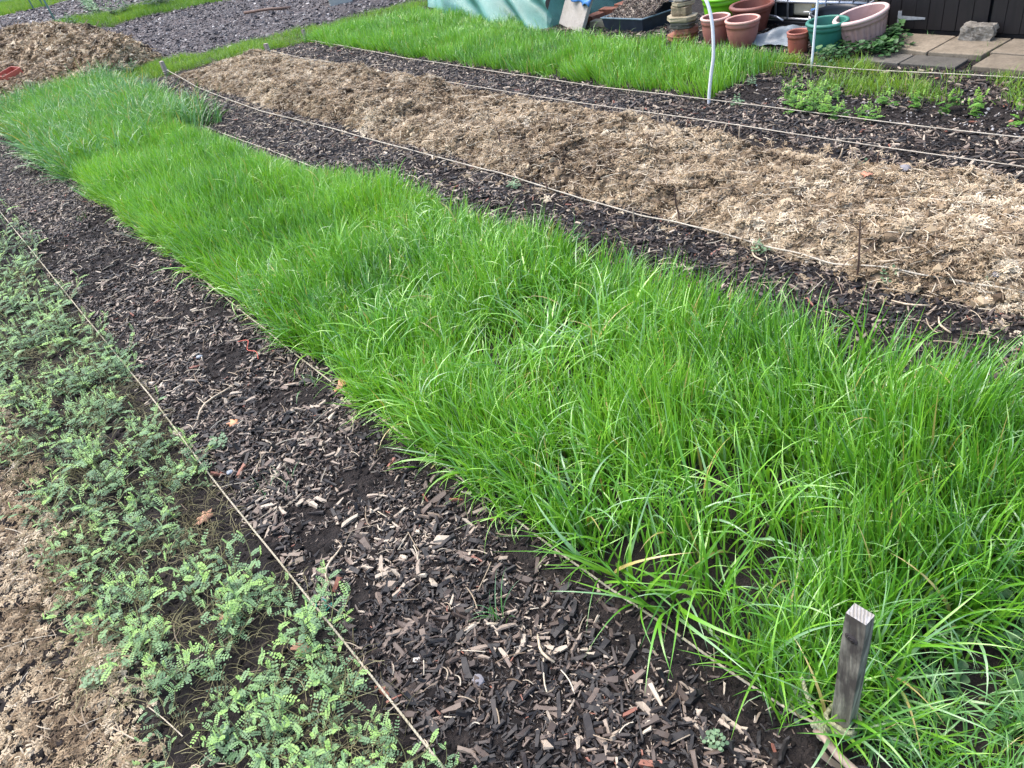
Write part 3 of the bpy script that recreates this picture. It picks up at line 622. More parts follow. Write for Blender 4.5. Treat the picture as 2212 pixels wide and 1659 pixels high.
grass('farthest_grass_strip', G_SH, (1.5, 6, 20, 27), 160, lambda x, y: inpoly(x, y, FAR2) * 1.0, lambda x, y: 1.6 + .8 * vn(x / .4, y / .4, 98), lambda x, y: .1 + .5 * vn(x / .4, y / .4, 99), 'thin band of grass beyond the farthest plot', .2)
# sparse weeds of grass on the path
def tuft_thing(name, x, y, s, col_, label, rz=0, group=None):
    me = col_.objects[rnd.randrange(len(col_.objects))].data
    t = thing(name, label, 'grass tuft', (x, y, float(gz(x, y))), rz, group); o = bpy.data.objects.new('blades', me); o.scale = (s, s, s); link(o, t); return t
tuft_thing('grass_tuft', .29, 1.62 + .42, .55, G_MT, 'small spreading grass tuft on the chip path beside the vetch, near an orange leaf')
tuft_thing('grass_tuft', .36, 2.02, .6, G_MT, 'spindly grass tuft in the middle of the chip path')
tuft_thing('grass_tuft', .50, 1.07, .6, G_BL, 'bluish flopped grass tuft between large wood chips')
tuft_thing('grass_tuft', .55, 5.45, .75, G_SH, 'small green tuft on the far part of the chip path')
tuft_thing('grass_tuft', .66, 2.42, .8, G_MT, 'loose grass tuft straggling out from the lush strip over the chips')
tuft_thing('grass_tuft', 4.93, 1.95, .9, G_SH, 'green grass tuft growing in the joint between the slabs')
tuft_thing('grass_tuft', 4.78, 1.93, 1.0, G_SH, 'dark grass tuft at the near end of the slab joint')
tuft_thing('grass_tuft', 5.07, 2.38, .6, G_MT, 'dark weedy grass tuft under the shed door')
# clover near the stake
def clover_mesh(i):
    V = []; F = []; bt = []
    for _ in range(9):
        a = rnd.uniform(0, 6.283); r_ = rnd.uniform(.01, .045); cx, cy, cz = r_ * math.cos(a), r_ * math.sin(a), rnd.uniform(.02, .06); R0 = rnd.uniform(.006, .013); b0 = rnd.random() * .75
        q = len(V); V.append((cx, cy, cz - .002)); bt.append(b0); tx, ty = rnd.uniform(-.3, .3), rnd.uniform(-.3, .3)
        for k in range(12):
            th = k * math.pi / 6; rr = R0 * (1 + .14 * math.cos(3 * th)); dx, dy = rr * math.cos(th), rr * math.sin(th)
            V.append((cx + dx, cy + dy, cz + dx * tx + dy * ty)); bt.append(b0 + .1)
        F += [(q, q + 1 + k, q + 1 + (k + 1) % 12) for k in range(12)]
    me = mesh('clover_shape', V, F, MAT['weed'], data_only=True); a = me.attributes.new('bt', 'FLOAT', 'POINT'); a.data.foreach_set('value', bt); return me
CV = variants('clover_shapes', [clover_mesh(i) for i in range(6)])
x, y = sample(.8, 2.0, -.1, .7, 260, lambda x, y: ((x > 1.0) & (x < 1.65) & (y > .15 + .2 * (x - 1.0)) & (y < .55)) * 1.6 + ((x < .9) & (y < .5)) * .15 + .06); N = len(x); s = RNG.uniform(.5, .9, N)
scatter('clover', CV, x, y, gz(x, y), tilt(x, y, .12), np.stack([s, s, s], -1), RNG.random(N), 'round-leaved dark green clover and weeds behind the wooden stake', 'clover')
x, y = sample(4.4, 5.15, 2.35, 3.0, 420, lambda x, y: ((np.hypot((x - 4.80) / .16, (y - 2.50) / .12) < 1) | (np.hypot((x - 4.58) / .12, (y - 2.70) / .10) < 1) | (np.hypot((x - 4.97) / .10, (y - 2.58) / .06) < 1)) * 1.0); N = len(x); s = RNG.uniform(1.1, 1.7, N)
scatter('ground_ivy', CV, x, y, gz(x, y), tilt(x, y, .2), np.stack([s, s, s * 1.1], -1), RNG.random(N), 'dark green creeping weeds at the foot of the pink fluted pot', 'weeds')

# ---------------------------------------------------------------- vetch plants and seedlings
def pinnate(V, F, bt, base, dirv, L, npair, lw, ll, b0, droop=.4):
    d = dirv.normalized(); p = base.copy(); up = Vector((0, 0, 1)); side = d.cross(up).normalized()
    pts = []
    for k in range(npair + 1):
        u = k / npair; e = d + Vector((0, 0, -droop * u)); e.normalize(); p = p + e * (L / npair); pts.append((p.copy(), e))
    for k, (q, e) in enumerate(pts):
        last = k == npair
        for sgn in ((0,) if last else (-1, 1)):
            out = (side * sgn + e * .35).normalized() if not last else e; n_ = e.cross(side) if not last else side.cross(e)
            w_ = lw * rnd.uniform(.8, 1.15); l_ = ll * (.6 + .4 * math.sin(math.pi * (k + .6) / (npair + 1))) * rnd.uniform(.85, 1.1)
            wd = out.cross(Vector((0, 0, 1))).normalized() * w_ / 2; liftv = Vector((0, 0, rnd.uniform(-.2, .25)))
            o_ = (out + liftv).normalized(); i0 = len(V)
            V += [q, q + o_ * l_ * .35 + wd, q + o_ * l_ * .8 + wd * .8, q + o_ * l_, q + o_ * l_ * .8 - wd * .8, q + o_ * l_ * .35 - wd]
            F.append(tuple(range(i0, i0 + 6))); bt += [b0 + rnd.uniform(-.06, .06)] * 6
def plant_data(nst, H_, spread, npair, lw, ll, leafL, nleaf, lmat, smat, young=.3):
    V, F, bt = [], [], []; S = MB()
    for s in range(nst):
        a = rnd.uniform(0, 6.283); l = H_ * rnd.uniform(.5, 1.2); sp_ = spread * rnd.uniform(.3, 1.2); pts = []
        for k in range(6):
            u = k / 5; pts.append(Vector((math.cos(a + u * .5) * sp_ * u, math.sin(a + u * .5) * sp_ * u, l * u ** 1.4 * (1 if spread < .5 * H_ else 1))))
        S.tube(pts, [.0015 - .0007 * k / 5 for k in range(6)], 3, cap=False)
        for k in range(nleaf):
            u = (k + .5) / nleaf; i_ = min(4, int(u * 5)); q = pts[i_].lerp(pts[i_ + 1], u * 5 - i_)
            aa = a + rnd.choice((-1, 1)) * rnd.uniform(.5, 1.5) + u; el = rnd.uniform(.1, .8)
            b0 = rnd.uniform(.05, .6) + (.35 if u > .78 and rnd.random() < young * 2 else 0)
            pinnate(V, F, bt, q, Vector((math.cos(aa) * math.cos(el), math.sin(aa) * math.cos(el), math.sin(el))), leafL * rnd.uniform(.6, 1.1) * (1 - .4 * u), npair, lw, ll, b0)
        # young upright tip
        pinnate(V, F, bt, pts[-1], Vector((rnd.uniform(-.3, .3), rnd.uniform(-.3, .3), 1)), leafL * .5, npair, lw * .7, ll * .7, .6 + rnd.uniform(0, .25), .1)
    me = mesh('leaves', V, F, lmat, data_only=True); at = me.attributes.new('bt', 'FLOAT', 'POINT'); at.data.foreach_set('value', bt)
    return me, mesh('stems', S.v, S.f, smat, data_only=True)
VP = [plant_data(rnd.randint(3, 6), rnd.uniform(.04, .10), rnd.uniform(.04, .10), rnd.choice((5, 6)), rnd.uniform(.0042, .0062), rnd.uniform(.007, .0095), rnd.uniform(.04, .055), rnd.choice((3, 4)), MAT['vetch'], MAT['vstem'], .5) for _ in range(12)]
def place_plant(name, data, x, y, s, label, cat, group=None, sq=1):
    t = thing(name, label, cat, (x, y, float(gz(x, y))), rnd.uniform(0, 6.283), group); t.scale = (s, s, s * sq)
    for me in data: o = bpy.data.objects.new('leaves' if me.name.startswith('leaves') else 'stems', me); link(o, t)
    return t
def vdens(x, y):
    left = -.30 + .05 * math.sin(y * 5); 
    if y > 3.0: left = -2
    right = .175 + .01 * (y < 1.35) - (.10 if 1.6 < y < 2.15 else 0) - .06 * (y > 2.55 and y < 3.1) - .05 * math.sin(y * 7)
    if x < left or x > right: return 0
    d = float(vn(x / .09, y / .11, 110)); 
    edge = min(1, (x - left) / .12)
    return (.9 if y > 1.7 else .6) * edge if d > .50 else (.20 if d > .40 else .03)
cnt = 0; vp = []
for _ in range(30000):
    y_ = .75 + (6.4 - .75) * rnd.random() ** 1.9; x_ = rnd.uniform(-1.0, .2)
    if not visible(np.array([x_]), np.array([y_]), 0., .06)[0]: continue
    if rnd.random() > vdens(x_, y_): continue
    mind = .044 + .013 * max(0, y_ - 1.6)
    if any((x_ - a) ** 2 + (y_ - b_) ** 2 < mind ** 2 for a, b_ in vp): continue
    vp.append((x_, y_)); 
    if len(vp) >= 298: break
for (x_, y_) in vp:
    place_plant('vetch_plant', rnd.choice(VP), x_, y_, rnd.choice((.45, .6, .8, 1.0, 1.15)) * (1 + .16 * max(0, y_ - 1.6)), 'small blue-green feathery-leaved plant sprawling in the leftmost bed beside the rope', 'plant', 'feathery plants sprawling in the left bed')
def tangle_mesh(i):
    B = MB()
    for _ in range(12):
        a = rnd.uniform(0, 6.283); x_, y_ = rnd.gauss(0, .03), rnd.gauss(0, .03); l = rnd.uniform(.04, .10); cv = rnd.uniform(-1.5, 1.5); z0 = rnd.uniform(0, .012)
        pts = []
        for k in range(5): pts.append((x_, y_, z0 + .012 * math.sin(k))); x_ += math.cos(a + cv * k / 4) * l / 4; y_ += math.sin(a + cv * k / 4) * l / 4
        B.tube(pts, rnd.uniform(.0005, .0009), 3, cap=False)
    return mesh('stem_tangle', B.v, B.f, MAT['tang'], data_only=True)
MAT['tang'] = debris('old_stems', [(0, (.07, .06, .03)), (.5, (.17, .15, .07)), (1, (.32, .29, .15))], .7, None, .3, 50, .2)
TG = variants('tangle_shapes', [tangle_mesh(i) for i in range(6)])
x, y = sample(-.5, .22, .8, 5, 450, lambda x, y: (x > -.34) * (x < .17) * (.2 + .6 * vn(x / .1, y / .1, 111))); N = len(x)
scatter('old_stems', TG, x, y, gz(x, y) + .004, tilt(x, y, .15), np.ones((N, 3)), RNG.random(N), 'tangled yellow-green old stems under the feathery plants', 'stems')
SP_ = [plant_data(rnd.randint(5, 7), .05, .045, 4, .013, .015, .05, 2, MAT['seedling'], MAT['vstem'], .1) for _ in range(5)]
for i, (x_, y_, s) in enumerate([(3.98, 2.62, 1), (3.9, 2.58, .9), (3.80, 2.44, .9), (3.73, 2.42, 1), (3.92, 2.42, 1.05), (3.99, 2.38, 1), (3.74, 2.31, 1), (3.76, 2.22, 1.05), (3.84, 2.32, 1), (3.73, 2.17, .95), (3.80, 2.50, .8), (3.96, 2.50, .9)]):
    place_plant('seedling', rnd.choice(SP_), x_, y_, s * 1.12, 'bright green leafy seedling in the dense clump on the dark bed beyond the narrow path', 'seedling', 'seedlings in the dense clump')
for x_, y_, s, lab in [(3.77, 2.08, .55, 'tiny yellow-green seedling at the right edge of the dense seedling clump'), (3.78, 2.01, .85, 'lone seedling nearest the rope, just right of the dense clump'),
                       (3.93, 2.01, .75, 'thin bluish seedling standing behind the lone seedling nearest the rope'), (3.97, 1.86, .9, 'seedling with two spread leaf sprays halfway along the dark bed'),
                       (4.00, 1.75, .95, 'yellowish seedling third from the right on the dark bed'), (4.01, 1.63, 1.0, 'pale seedling against the patchy yellow-green grass'), (3.97, 1.38, .9, 'seedling at the right end of the dark bed')]:
    place_plant('seedling', rnd.choice(SP_), x_, y_, s * 1.25, lab, 'seedling')
WP = [plant_data(5, .035, .03, 1, .016, .02, .02, 2, MAT['paleweed'], MAT['vstem'], .1) for _ in range(3)]
for x_, y_, s, lab in [(3.70, 2.78, 1.0, 'low blue-green weed by the rope near the bent white pipe'), (3.13, 1.69, 1.0, 'pale green weed under a broken stalk at the far side of the straw bed'), (2.36, 1.13, 1.0, 'pale round-leaved weed growing over the rope by the straw bed'),
                       (2.46, .86, 1.0, 'grey-green weed on the straw beside the frayed rope'), (2.26, 3.12, .9, 'small pale weed under the rope at the middle of the straw bed'), (2.33, 2.0 - .35, .8, 'small green weed where straw meets the chip path'),
                       (.80, .44, .8, 'round-leaved weed by the rope knot at the foot of the stake'), (-.33, 1.67, .7, 'tiny dull green weed on the rotted straw'), (-.14, 1.27, .8, 'small lobed weed at the bottom of the rotted straw'),
                       (.27, 2.35, .8, 'little pale weed on the chips just right of the rope by the vetch'), (4.0, 2.9, .8, 'pale weed behind the bent white pipe'), (.62, .52, .6, 'tiny green weed on the chips near the stake')]:
    place_plant('weed', rnd.choice(WP), x_, y_, s, lab, 'weed')

# ---------------------------------------------------------------- ropes
def rope(pts, r, label, mat, twist=True, z=.010, near=3.0):
    P = []
    for i in range(len(pts) - 1):
        a, b_ = pts[i], pts[i + 1]; L = math.hypot(b_[0] - a[0], b_[1] - a[1]); mid = (a[1] + b_[1]) / 2
        st = .004 if (twist and mid < near) else .03; k = max(1, int(L / st))
        for j in range(k): u = j / k; P.append((a[0] + (b_[0] - a[0]) * u, a[1] + (b_[1] - a[1]) * u, (a[2] if len(a) > 2 else None, b_[2] if len(b_) > 2 else None, u)))
    P.append((pts[-1][0], pts[-1][1], (pts[-1][2] if len(pts[-1]) > 2 else None, None, 0)))
    X = np.array([p[0] for p in P]); Y = np.array([p[1] for p in P]); G = gz(X, Y)
    for _ in range(3): G = np.convolve(np.pad(G, 4, 'edge'), np.ones(9) / 9, 'valid')
    G = G + np.maximum(bedz(X, Y)[0], 0) * .8 * (X > 2.2) * (X < 3.5)
    for _ in range(3): G = np.convolve(np.pad(G, 10, 'edge'), np.ones(21) / 21, 'valid')
    X = X + .003 * (vn(Y / .4, X * 0, 120) - .5)
    out = []
    for i, p in enumerate(P):
        za, zb, u = p[2]; zz_ = (za if za is not None else z) * (1 - u) + (zb if zb is not None else z) * u
        out.append((float(X[i]), float(Y[i]), float(G[i]) + zz_))
    B = MB(); B.tube(out, r, 9 if twist else 6, lobes=3 if twist else 0, amp=.42, pitch=.035)
    o = B.obj('rope', mat, smooth=not twist); meta(o, label, 'rope'); return o
rope([(.185, -.3), (.185, .89), (.188, 1.7), (.186, 2.3), (.196, 2.9), (.19, 4.9), (.19, 6.4), (.22, 9.2)], .0026, 'pale twisted rope between the feathery plants and the chip path', MAT['rope'], z=.016)
rope([(.782, .385, .035), (.776, .44, .02), (.765, .62, .012), (.758, .80), (.742, 1.14), (.735, 1.35), (.722, 2.3), (.72, 3.13), (.735, 4.6), (.74, 6.5), (.80, 9.5)], .0028, 'twisted rope running from the near stake along the edge of the lush grass', MAT['rope'])
rope([(1.80, .3), (1.81, 4.3), (1.83, 5.4), (1.82, 6.7), (1.85, 9.4)], .0028, 'pale rope on the far edge of the lush grass', MAT['rope_far'], False)
rope([(2.50, .35), (2.45, .72), (2.40, 1.02), (2.352, 1.34), (2.342, 2.03), (2.322, 3.43), (2.285, 4.84), (2.245, 6.4), (2.30, 8.0), (2.41, 9.2, .05)], .0030, 'thick pale rope between the chip path and the straw bed', MAT['rope_far'], True, .020, 3.5)
rope([(3.45, .6), (3.43, 1.14), (3.42, 1.38), (3.38, 2.23), (3.325, 4.2), (3.30, 5.65), (3.29, 7.68), (3.31, 8.45, .05)], .0027, 'pale rope on the far side of the straw bed', MAT['rope_far'], False, .03)
rope([(3.74, 1.0), (3.74, 1.27), (3.71, 1.9), (3.685, 2.44), (3.67, 3.0), (3.645, 3.9), (3.655, 4.55), (3.65, 6.28), (3.75, 8.45, .03)], .0027, 'pale rope on the near edge of the tall grass before the netting', MAT['rope_far'], False, .022)
rope([(4.47, .9), (4.46, 1.58), (4.43, 1.97), (4.38, 2.51), (4.37, 2.91), (4.37, 3.3)], .0027, 'pale rope between the patchy grass and the stone slabs', MAT['rope_far'], False, .03)
# frayed spare rope end by the straw bed
B = MB(); B.tube([(2.49, 1.05, .045), (2.45, .98, .05), (2.42, .92, .04), (2.44, .86, .045), (2.40, .82, .03), (2.41, .76, .028)], .0042, 9, lobes=3, amp=.4, pitch=.02)
B.tube([(2.42, .98, .04), (2.43, .92, .052), (2.41, .85, .04), (2.43, .80, .04)], .0035, 8)
meta(B.obj('rope_end', MAT['rope_far'], smooth=True), 'short knotted spare rope end lying against the thick rope by the straw', 'rope')

# ---------------------------------------------------------------- the near stake
S = thing('wooden_stake', 'weathered grey square wooden stake with a dark knot, rope tied at its foot', 'stake', (.822, .367, float(gz(.822, .367)) - .02))
z1 = .452; off = Vector((-.040, -.019, 0)); hx, hy = .0138, .0185
def sec(u, k=1.0): c_ = off * u; return [c_ + Vector((sx * hx * k, sy * hy * k, z1 * u)) for sx, sy in ((-1, 1), (1, 1), (1, -1), (-1, -1))]
V = []; F = []; ns = 14
for s in range(ns + 1):
    for q in sec(s / ns, 1.0 if s < ns else .93): V.append(q + Vector((rnd.uniform(-.0005, .0005), rnd.uniform(-.0005, .0005), 0)))
for s in range(ns):
    for k in range(4): a, b_ = s * 4 + k, s * 4 + (k + 1) % 4; F.append((b_, a, a + 4, b_ + 4))
o = mesh('shaft', V, F, MAT['stake'], S); 
B = MB(); t4 = [q + Vector((0, 0, .0006)) for q in sec(1, .95)]; B.add(t4, [(3, 2, 1, 0)]); B.obj('end_grain', MAT['stake_end'], S)
# knot on the face that looks to the lower left (towards -x / -y side)
kn = MB(); kc = off * .86 + Vector((0, 0, z1 * .86))
for (rr0, rr1, d0, d1) in ((.0105, .0075, .0004, .0016), (.0072, .0040, .0002, .0018), (.0036, .0001, .0012, .0002)):
    nn = 18; vv = []
    for k in range(nn):
        th = 2 * math.pi * k / nn; w_ = 1 + .12 * math.sin(2 * th + 1)
        for r_, d in ((rr0, d0), (rr1, d1)): vv.append((kc.x - hx - .0004 - d, kc.y + .002 + r_ * w_ * math.cos(th), kc.z + r_ * w_ * 1.25 * math.sin(th)))
    kn.add(vv, [(2 * k, 2 * ((k + 1) % nn), 2 * ((k + 1) % nn) + 1, 2 * k + 1) for k in range(nn)])
kn.obj('knot', MAT['knot'], S, True)
# rope tied round it
R_ = thing('stake_rope_knot', 'greenish rope wound several times and knotted round the foot of the near stake', 'rope', (.822, .367, float(gz(.822, .367))))
B = MB(); pts = []
for k in range(4 * 40):
    th = k / 40 * 2 * math.pi; z_ = .012 + .0078 * k / 40 + .003 * math.sin(th * .7); rx, ry = .0245 + .002 * math.sin(th * 1.3), .028
    c_, s_ = math.cos(th), math.sin(th); q = (abs(c_) ** 4 + abs(s_) ** 4) ** -.25
    pts.append((rx * c_ * q - .002, ry * s_ * q, z_))
B.tube(pts, .0046, 9, lobes=3, amp=.42, pitch=.02); B.obj('coil', MAT['rope_old'], R_)
B = MB(); pts = []
for k in range(120):
    th = k / 120 * 2 * math.pi; pts.append((-.043 + .011 * math.sin(2 * th) + .004 * math.cos(5 * th), .020 + .013 * math.cos(3 * th), .030 + .011 * math.sin(3 * th + 1) ))
B.tube(pts + [pts[0]], .0040, 9, lobes=3, amp=.42, pitch=.02)
pts = [Vector((-.045, .03, .03)), Vector((-.035, .045, .055)), Vector((-.022, .072, .075)), Vector((-.012, .085, .085))]
fine = []
for i in range(3):
    for j in range(10): fine.append(pts[i].lerp(pts[i + 1], j / 10))
B.tube(fine, .0042, 9, lobes=3, amp=.4, pitch=.02); B.tube([(-.03, .012, .03), (-.015, -.0, .032), (.0, -.028, .03)], .004, 8)
B.obj('knot', MAT['rope_old'], R_)
B = MB(); B.tube([(-.0125, .084, .084), (-.009, .090, .090)], [.0046, .0044], 8); B.obj('whipped_end', MAT['rope_far'], R_)
B = MB(); B.tube([(.770, .395, .018), (.765, .37, .022), (.752, .34, .026), (.745, .30, .030), (.742, .26, .034)], [.007, .0075, .008, .0085, .0085], 10)
meta(B.obj('peeled_stick', MAT['stick'], smooth=True), 'pale peeled stick lying on the soil at the foot of the near stake', 'stick')

# small far posts
for (x_, y_, h_, w_, lab) in [(2.40, 9.24, .15, .04, 'small square grey post at the far left corner of the straw bed'), (3.30, 8.5, .11, .036, 'short brown post at the far right corner of the straw bed'), (3.76, 8.5, .14, .03, 'thin grey post at the far corner of the tall grass bed')]:
    t = thing('bed_post', lab, 'post', (x_, y_, float(gz(x_, y_)) - .02), .2)
    B = MB(); B.box((-w_ / 2, -w_ / 2, 0), (w_ / 2, w_ / 2, h_ + .02), .003); B.obj('shaft', MAT['post'], t)
    B = MB(); B.tube([(w_ * .72 * math.cos(a), w_ * .72 * math.sin(a), .04 + .003 * a) for a in np.linspace(0, 12.5, 26)], .004, 6); B.obj('rope_loop', MAT['rope_far'], t)

# ---------------------------------------------------------------- white pipes
def curve_pts(ctrl, n=12):
    P = [Vector(c_) for c_ in ctrl]; P = [P[0] * 2 - P[1]] + P + [P[-1] * 2 - P[-2]]; out = []
    for i in range(1, len(P) - 2):
        for j in range(n):
            t = j / n; a, b_, c_, d = P[i - 1], P[i], P[i + 1], P[i + 2]
            out.append(.5 * ((2 * b_) + (c_ - a) * t + (2 * a - 5 * b_ + 4 * c_ - d) * t * t + (3 * b_ - a - 3 * c_ + d) * t ** 3))
    out.append(P[-2]); return out
B = MB(); B.tube(curve_pts([(3.68, 2.972, -.03), (3.68, 2.965, .06), (3.68, 2.948, .172), (3.68, 2.93, .276), (3.68, 2.932, .424), (3.68, 2.952, .519), (3.68, 2.985, .58), (3.68, 3.06, .66), (3.68, 3.17, .72)]), .0095, 12)
meta(B.obj('white_pipe', MAT['white_pipe'], smooth=True), 'bent white plastic pipe standing at the corner of the tall grass', 'pipe')
B = MB(); B.tube(curve_pts([(4.41, 2.765, -.03), (4.41, 2.76, .08), (4.41, 2.754, .235), (4.41, 2.746, .387), (4.41, 2.742, .52), (4.41, 2.75, .68)]), .0075, 12)
meta(B.obj('white_pipe', MAT['white_pipe'], smooth=True), 'straight thin white pipe standing in front of the dark green pot', 'pipe')

# ---------------------------------------------------------------- pots
def pot(name, x, y, rt, rb, h_, mat, rimm, label, rimw=.018, rimh=.022, soil=.75, tiltv=(0, 0), belt=True, fl=False, bulge=0, z=0):
    t = thing(name, label, 'plant pot', (x, y, z + float(gz(x, y)) - .004)); t.rotation_euler = (tiltv[0], tiltv[1], rnd.uniform(0, 1) if not any(tiltv) else 0)
    ri = rt - rimw * .75; prof = [(0.001, 0), (rb * .93, 0), (rb, .006)]
    for k in range(1, 9):
        u = k / 8; prof.append((rb + (ri - rb) * u + bulge * math.sin(math.pi * u) * 1, u * (h_ * .76)))
    if belt: prof += [(ri + .003, h_ * .765), (ri + .005, h_ * .79), (ri + .004, h_ * .9)]
    prof += [(ri, h_ - rimh * .6)]
    fr = (lambda th, z_: 1 + (.022 * (1 if math.sin(th * 26) > 0 else -1) if .03 < z_ < h_ * .72 else 0)) if fl else None
    B = MB(); B.lathe(prof, 208 if fl else 48, fr); B.obj('body', mat, t, True)
    r2 = rimw / 2; rim = [(ri - .002, h_ - rimh)]
    for k in range(9):
        a = -math.pi / 2 + math.pi * k / 8; rim.append((rt - r2 + r2 * math.cos(a), h_ - rimh / 2 + rimh / 2 * math.sin(a)))
    rim += [(ri - .004, h_ - .001), (ri - .007, h_ - .006)]; B = MB(); B.lathe(rim, 56); B.obj('rim', rimm, t, True)
    B = MB(); B.lathe([(ri - .007, h_ - .006), (ri - .008, h_ * .9), (rb + (ri - rb) * soil * .9 - .006, h_ * soil * .8), ], 48); B.obj('inner_wall', mat, t, True)
    sz = h_ * soil * .8; B = MB(); rs = rb + (ri - rb) * soil * .9
    B.lathe([(rs, sz - .004), (rs * .8, sz + .004), (rs * .45, sz - .002), (.001, sz + .003)], 24, lambda th, z_: 1 + .03 * math.sin(th * 5 + z_ * 90)); B.obj('soil', MAT['soil'], t, True)
    return t
pot('plant_pot', 4.72, 3.735, .106, .070, .188, MAT['pinkpot'], MAT['pinkrim'], 'dusty pink plastic pot left of the two front pots, touching the stone stack', .016, .018, bulge=.006)
pot('plant_pot', 4.70, 3.49, .120, .070, .188, MAT['terra_rim'] if 0 else MAT['pinkpot'], MAT['terra_rim'], 'faded terracotta plastic pot with a pale rim, frontmost of the round pots by the stones', .016, .018, bulge=.008)
pot('plant_pot', 5.12, 3.99, .150, .105, .225, MAT['lime'], MAT['lime'], 'lime green plastic pot behind the stone stack', .020, .024, bulge=.004)
pot('plant_pot', 5.05, 3.67, .160, .10, .190, MAT['brownpot'], MAT['brownpot'], 'wide dark brown plastic pot behind the two front pots', .03, .03, soil=.45)
pot('plant_pot', 4.665, 3.03, .073, .060, .140, MAT['terra'], MAT['terra'], 'small straight red-brown pot left of the dark green pot', .010, .013)
pot('plant_pot', 4.74, 2.875, .132, .076, .190, MAT['greenpot'], MAT['greenpot'], 'dark green plastic pot beside the pink fluted pot', .022, .022, soil=.5, bulge=.004)
pot('plant_pot', 4.875, 2.69, .166, .115, .200, MAT['fluted'], MAT['fluted_rim'], 'large faded pink fluted pot tipped to one side by the shed', .024, .024, .5, (math.radians(-9), math.radians(-7)), True, True, z=.012)
# foliage in the lime pot
for i in range(3): place_plant('pot_plant', WP[i], 5.10 + .04 * i - .04, 3.95 + .04 * i, .9, 'small weed growing in the lime green pot', 'plant', 'weeds in the lime green pot').location.z = .2
# black tub behind the green pot
t = thing('black_tub', 'round black plastic tub behind the dark green pot', 'tub', (5.0, 2.98, 0)); B = MB()
B.lathe([(.001, 0), (.12, 0), (.15, .155), (.158, .158), (.158, .172), (.148, .172), (.145, .15), (.12, .03), (.001, .03)], 48); B.obj('body', MAT['black'], t, True)
# polythene sheet
xs_, ys_ = np.linspace(0, 1, 30), np.linspace(0, 1, 36); V = []; F = []
for j, v_ in enumerate(ys_):
    for i, u in enumerate(xs_):
        X_ = 4.70 + .34 * u + .02 * math.sin(v_ * 9) - .03 * v_; Y_ = 3.10 + .36 * v_ + .03 * math.sin(u * 6); z_ = .012 + .055 * math.sin(u * 2.8) * math.sin(v_ * 3) ** 1 + .014 * math.sin(u * 13 + v_ * 6) * (1 - abs(2 * v_ - 1)) + .02 * float(vn(u * 6, v_ * 6, 130)) + .008 * float(vn(u * 18, v_ * 18, 131))
        V.append((X_, Y_, z_))
F = [(j * 30 + i, j * 30 + i + 1, (j + 1) * 30 + i + 1, (j + 1) * 30 + i) for j in range(35) for i in range(29)]
o = mesh('polythene_sheet', V, F, MAT['sheet'], smooth=True); md = o.modifiers.new('solid', 'SOLIDIFY'); md.thickness = .001
meta(o, 'crumpled grey polythene sheet on the ground between the pots', 'plastic sheet')

# ---------------------------------------------------------------- stone stack
def slabstone(name, cx, cy, z0, th, a, b_, rz, mat, label, tx=0, ty=0, sides=7, cat='stone', jag=.18):
    V = []; ang = sorted([2 * math.pi * (k + rnd.uniform(-.25, .25)) / sides for k in range(sides)])
    def sup(t): c_, s_ = math.cos(t), math.sin(t); q = (abs(c_) ** 3.5 + abs(s_) ** 3.5) ** (-1 / 3.5); return c_ * q, s_ * q
    rr = [rnd.uniform(1 - jag, 1) for _ in range(sides)]; lev = [(0, .94), (.25, 1.0), (.6, .97), (.95, .99), (1, .955)]
    for (lz, k_) in lev:
        for t_, r_ in zip(ang, rr):
            c_, s_ = sup(t_); kk = r_ * k_ * rnd.uniform(.97, 1.02); V.append((a / 2 * c_ * kk, b_ / 2 * s_ * kk, lz * th + rnd.uniform(-.001, .001)))
    F = [tuple(range(sides))[::-1], tuple((len(lev) - 1) * sides + k for k in range(sides))]
    for l in range(len(lev) - 1):
        for k in range(sides): p, q = l * sides + k, l * sides + (k + 1) % sides; F.append((p, q, q + sides, p + sides))
    o = mesh(name, V, F, mat, loc=(cx, cy, z0), rot=(tx, ty, rz)); bevel(o, .0025, 2); meta(o, label, cat); return o
slabstone('brick', 4.73, 4.06, .0, .044, .20, .25, .1, MAT['brick'], 'broken red brick at the very bottom of the stone stack, nearest the pots', cat='brick')
slabstone('brick', 4.75, 4.03, .0455, .048, .17, .20, .5, MAT['brick'], 'broken red-brown brick lying second from the bottom of the stone stack', cat='brick')
slabstone('stone', 4.735, 4.05, .095, .024, .17, .20, .15, MAT['slabd'], 'thin grey stone slab directly on the bricks of the stack', sides=8, jag=.08)
slabstone('stone', 4.74, 4.04, .120, .022, .18, .21, .3, MAT['slabd'], 'second thin grey slab of the stack, under the cream one', sides=8, jag=.1)
slabstone('stone', 4.735, 4.05, .143, .034, .19, .25, .2, MAT['cream'], 'widest cream stone slab halfway up the stack', sides=7, jag=.12)
slabstone('stone', 4.745, 4.06, .178, .060, .14, .17, .0, MAT['brown_rock'], 'thick brown lumpy stone on top of the widest cream slab', sides=9)
slabstone('stone', 4.75, 4.05, .240, .026, .15, .19, .5, MAT['cream'], 'cream stone slab lying on the brown lumpy stone', .0, .05, sides=7)
slabstone('stone', 4.76, 4.06, .274, .024, .15, .17, .2, MAT['slabl'], 'pale slab second from the top of the stack', .03, .0, sides=7)
slabstone('stone', 4.77, 4.05, .304, .03, .13, .16, .9, MAT['cream'], 'topmost pale stone of the stack', sides=6)

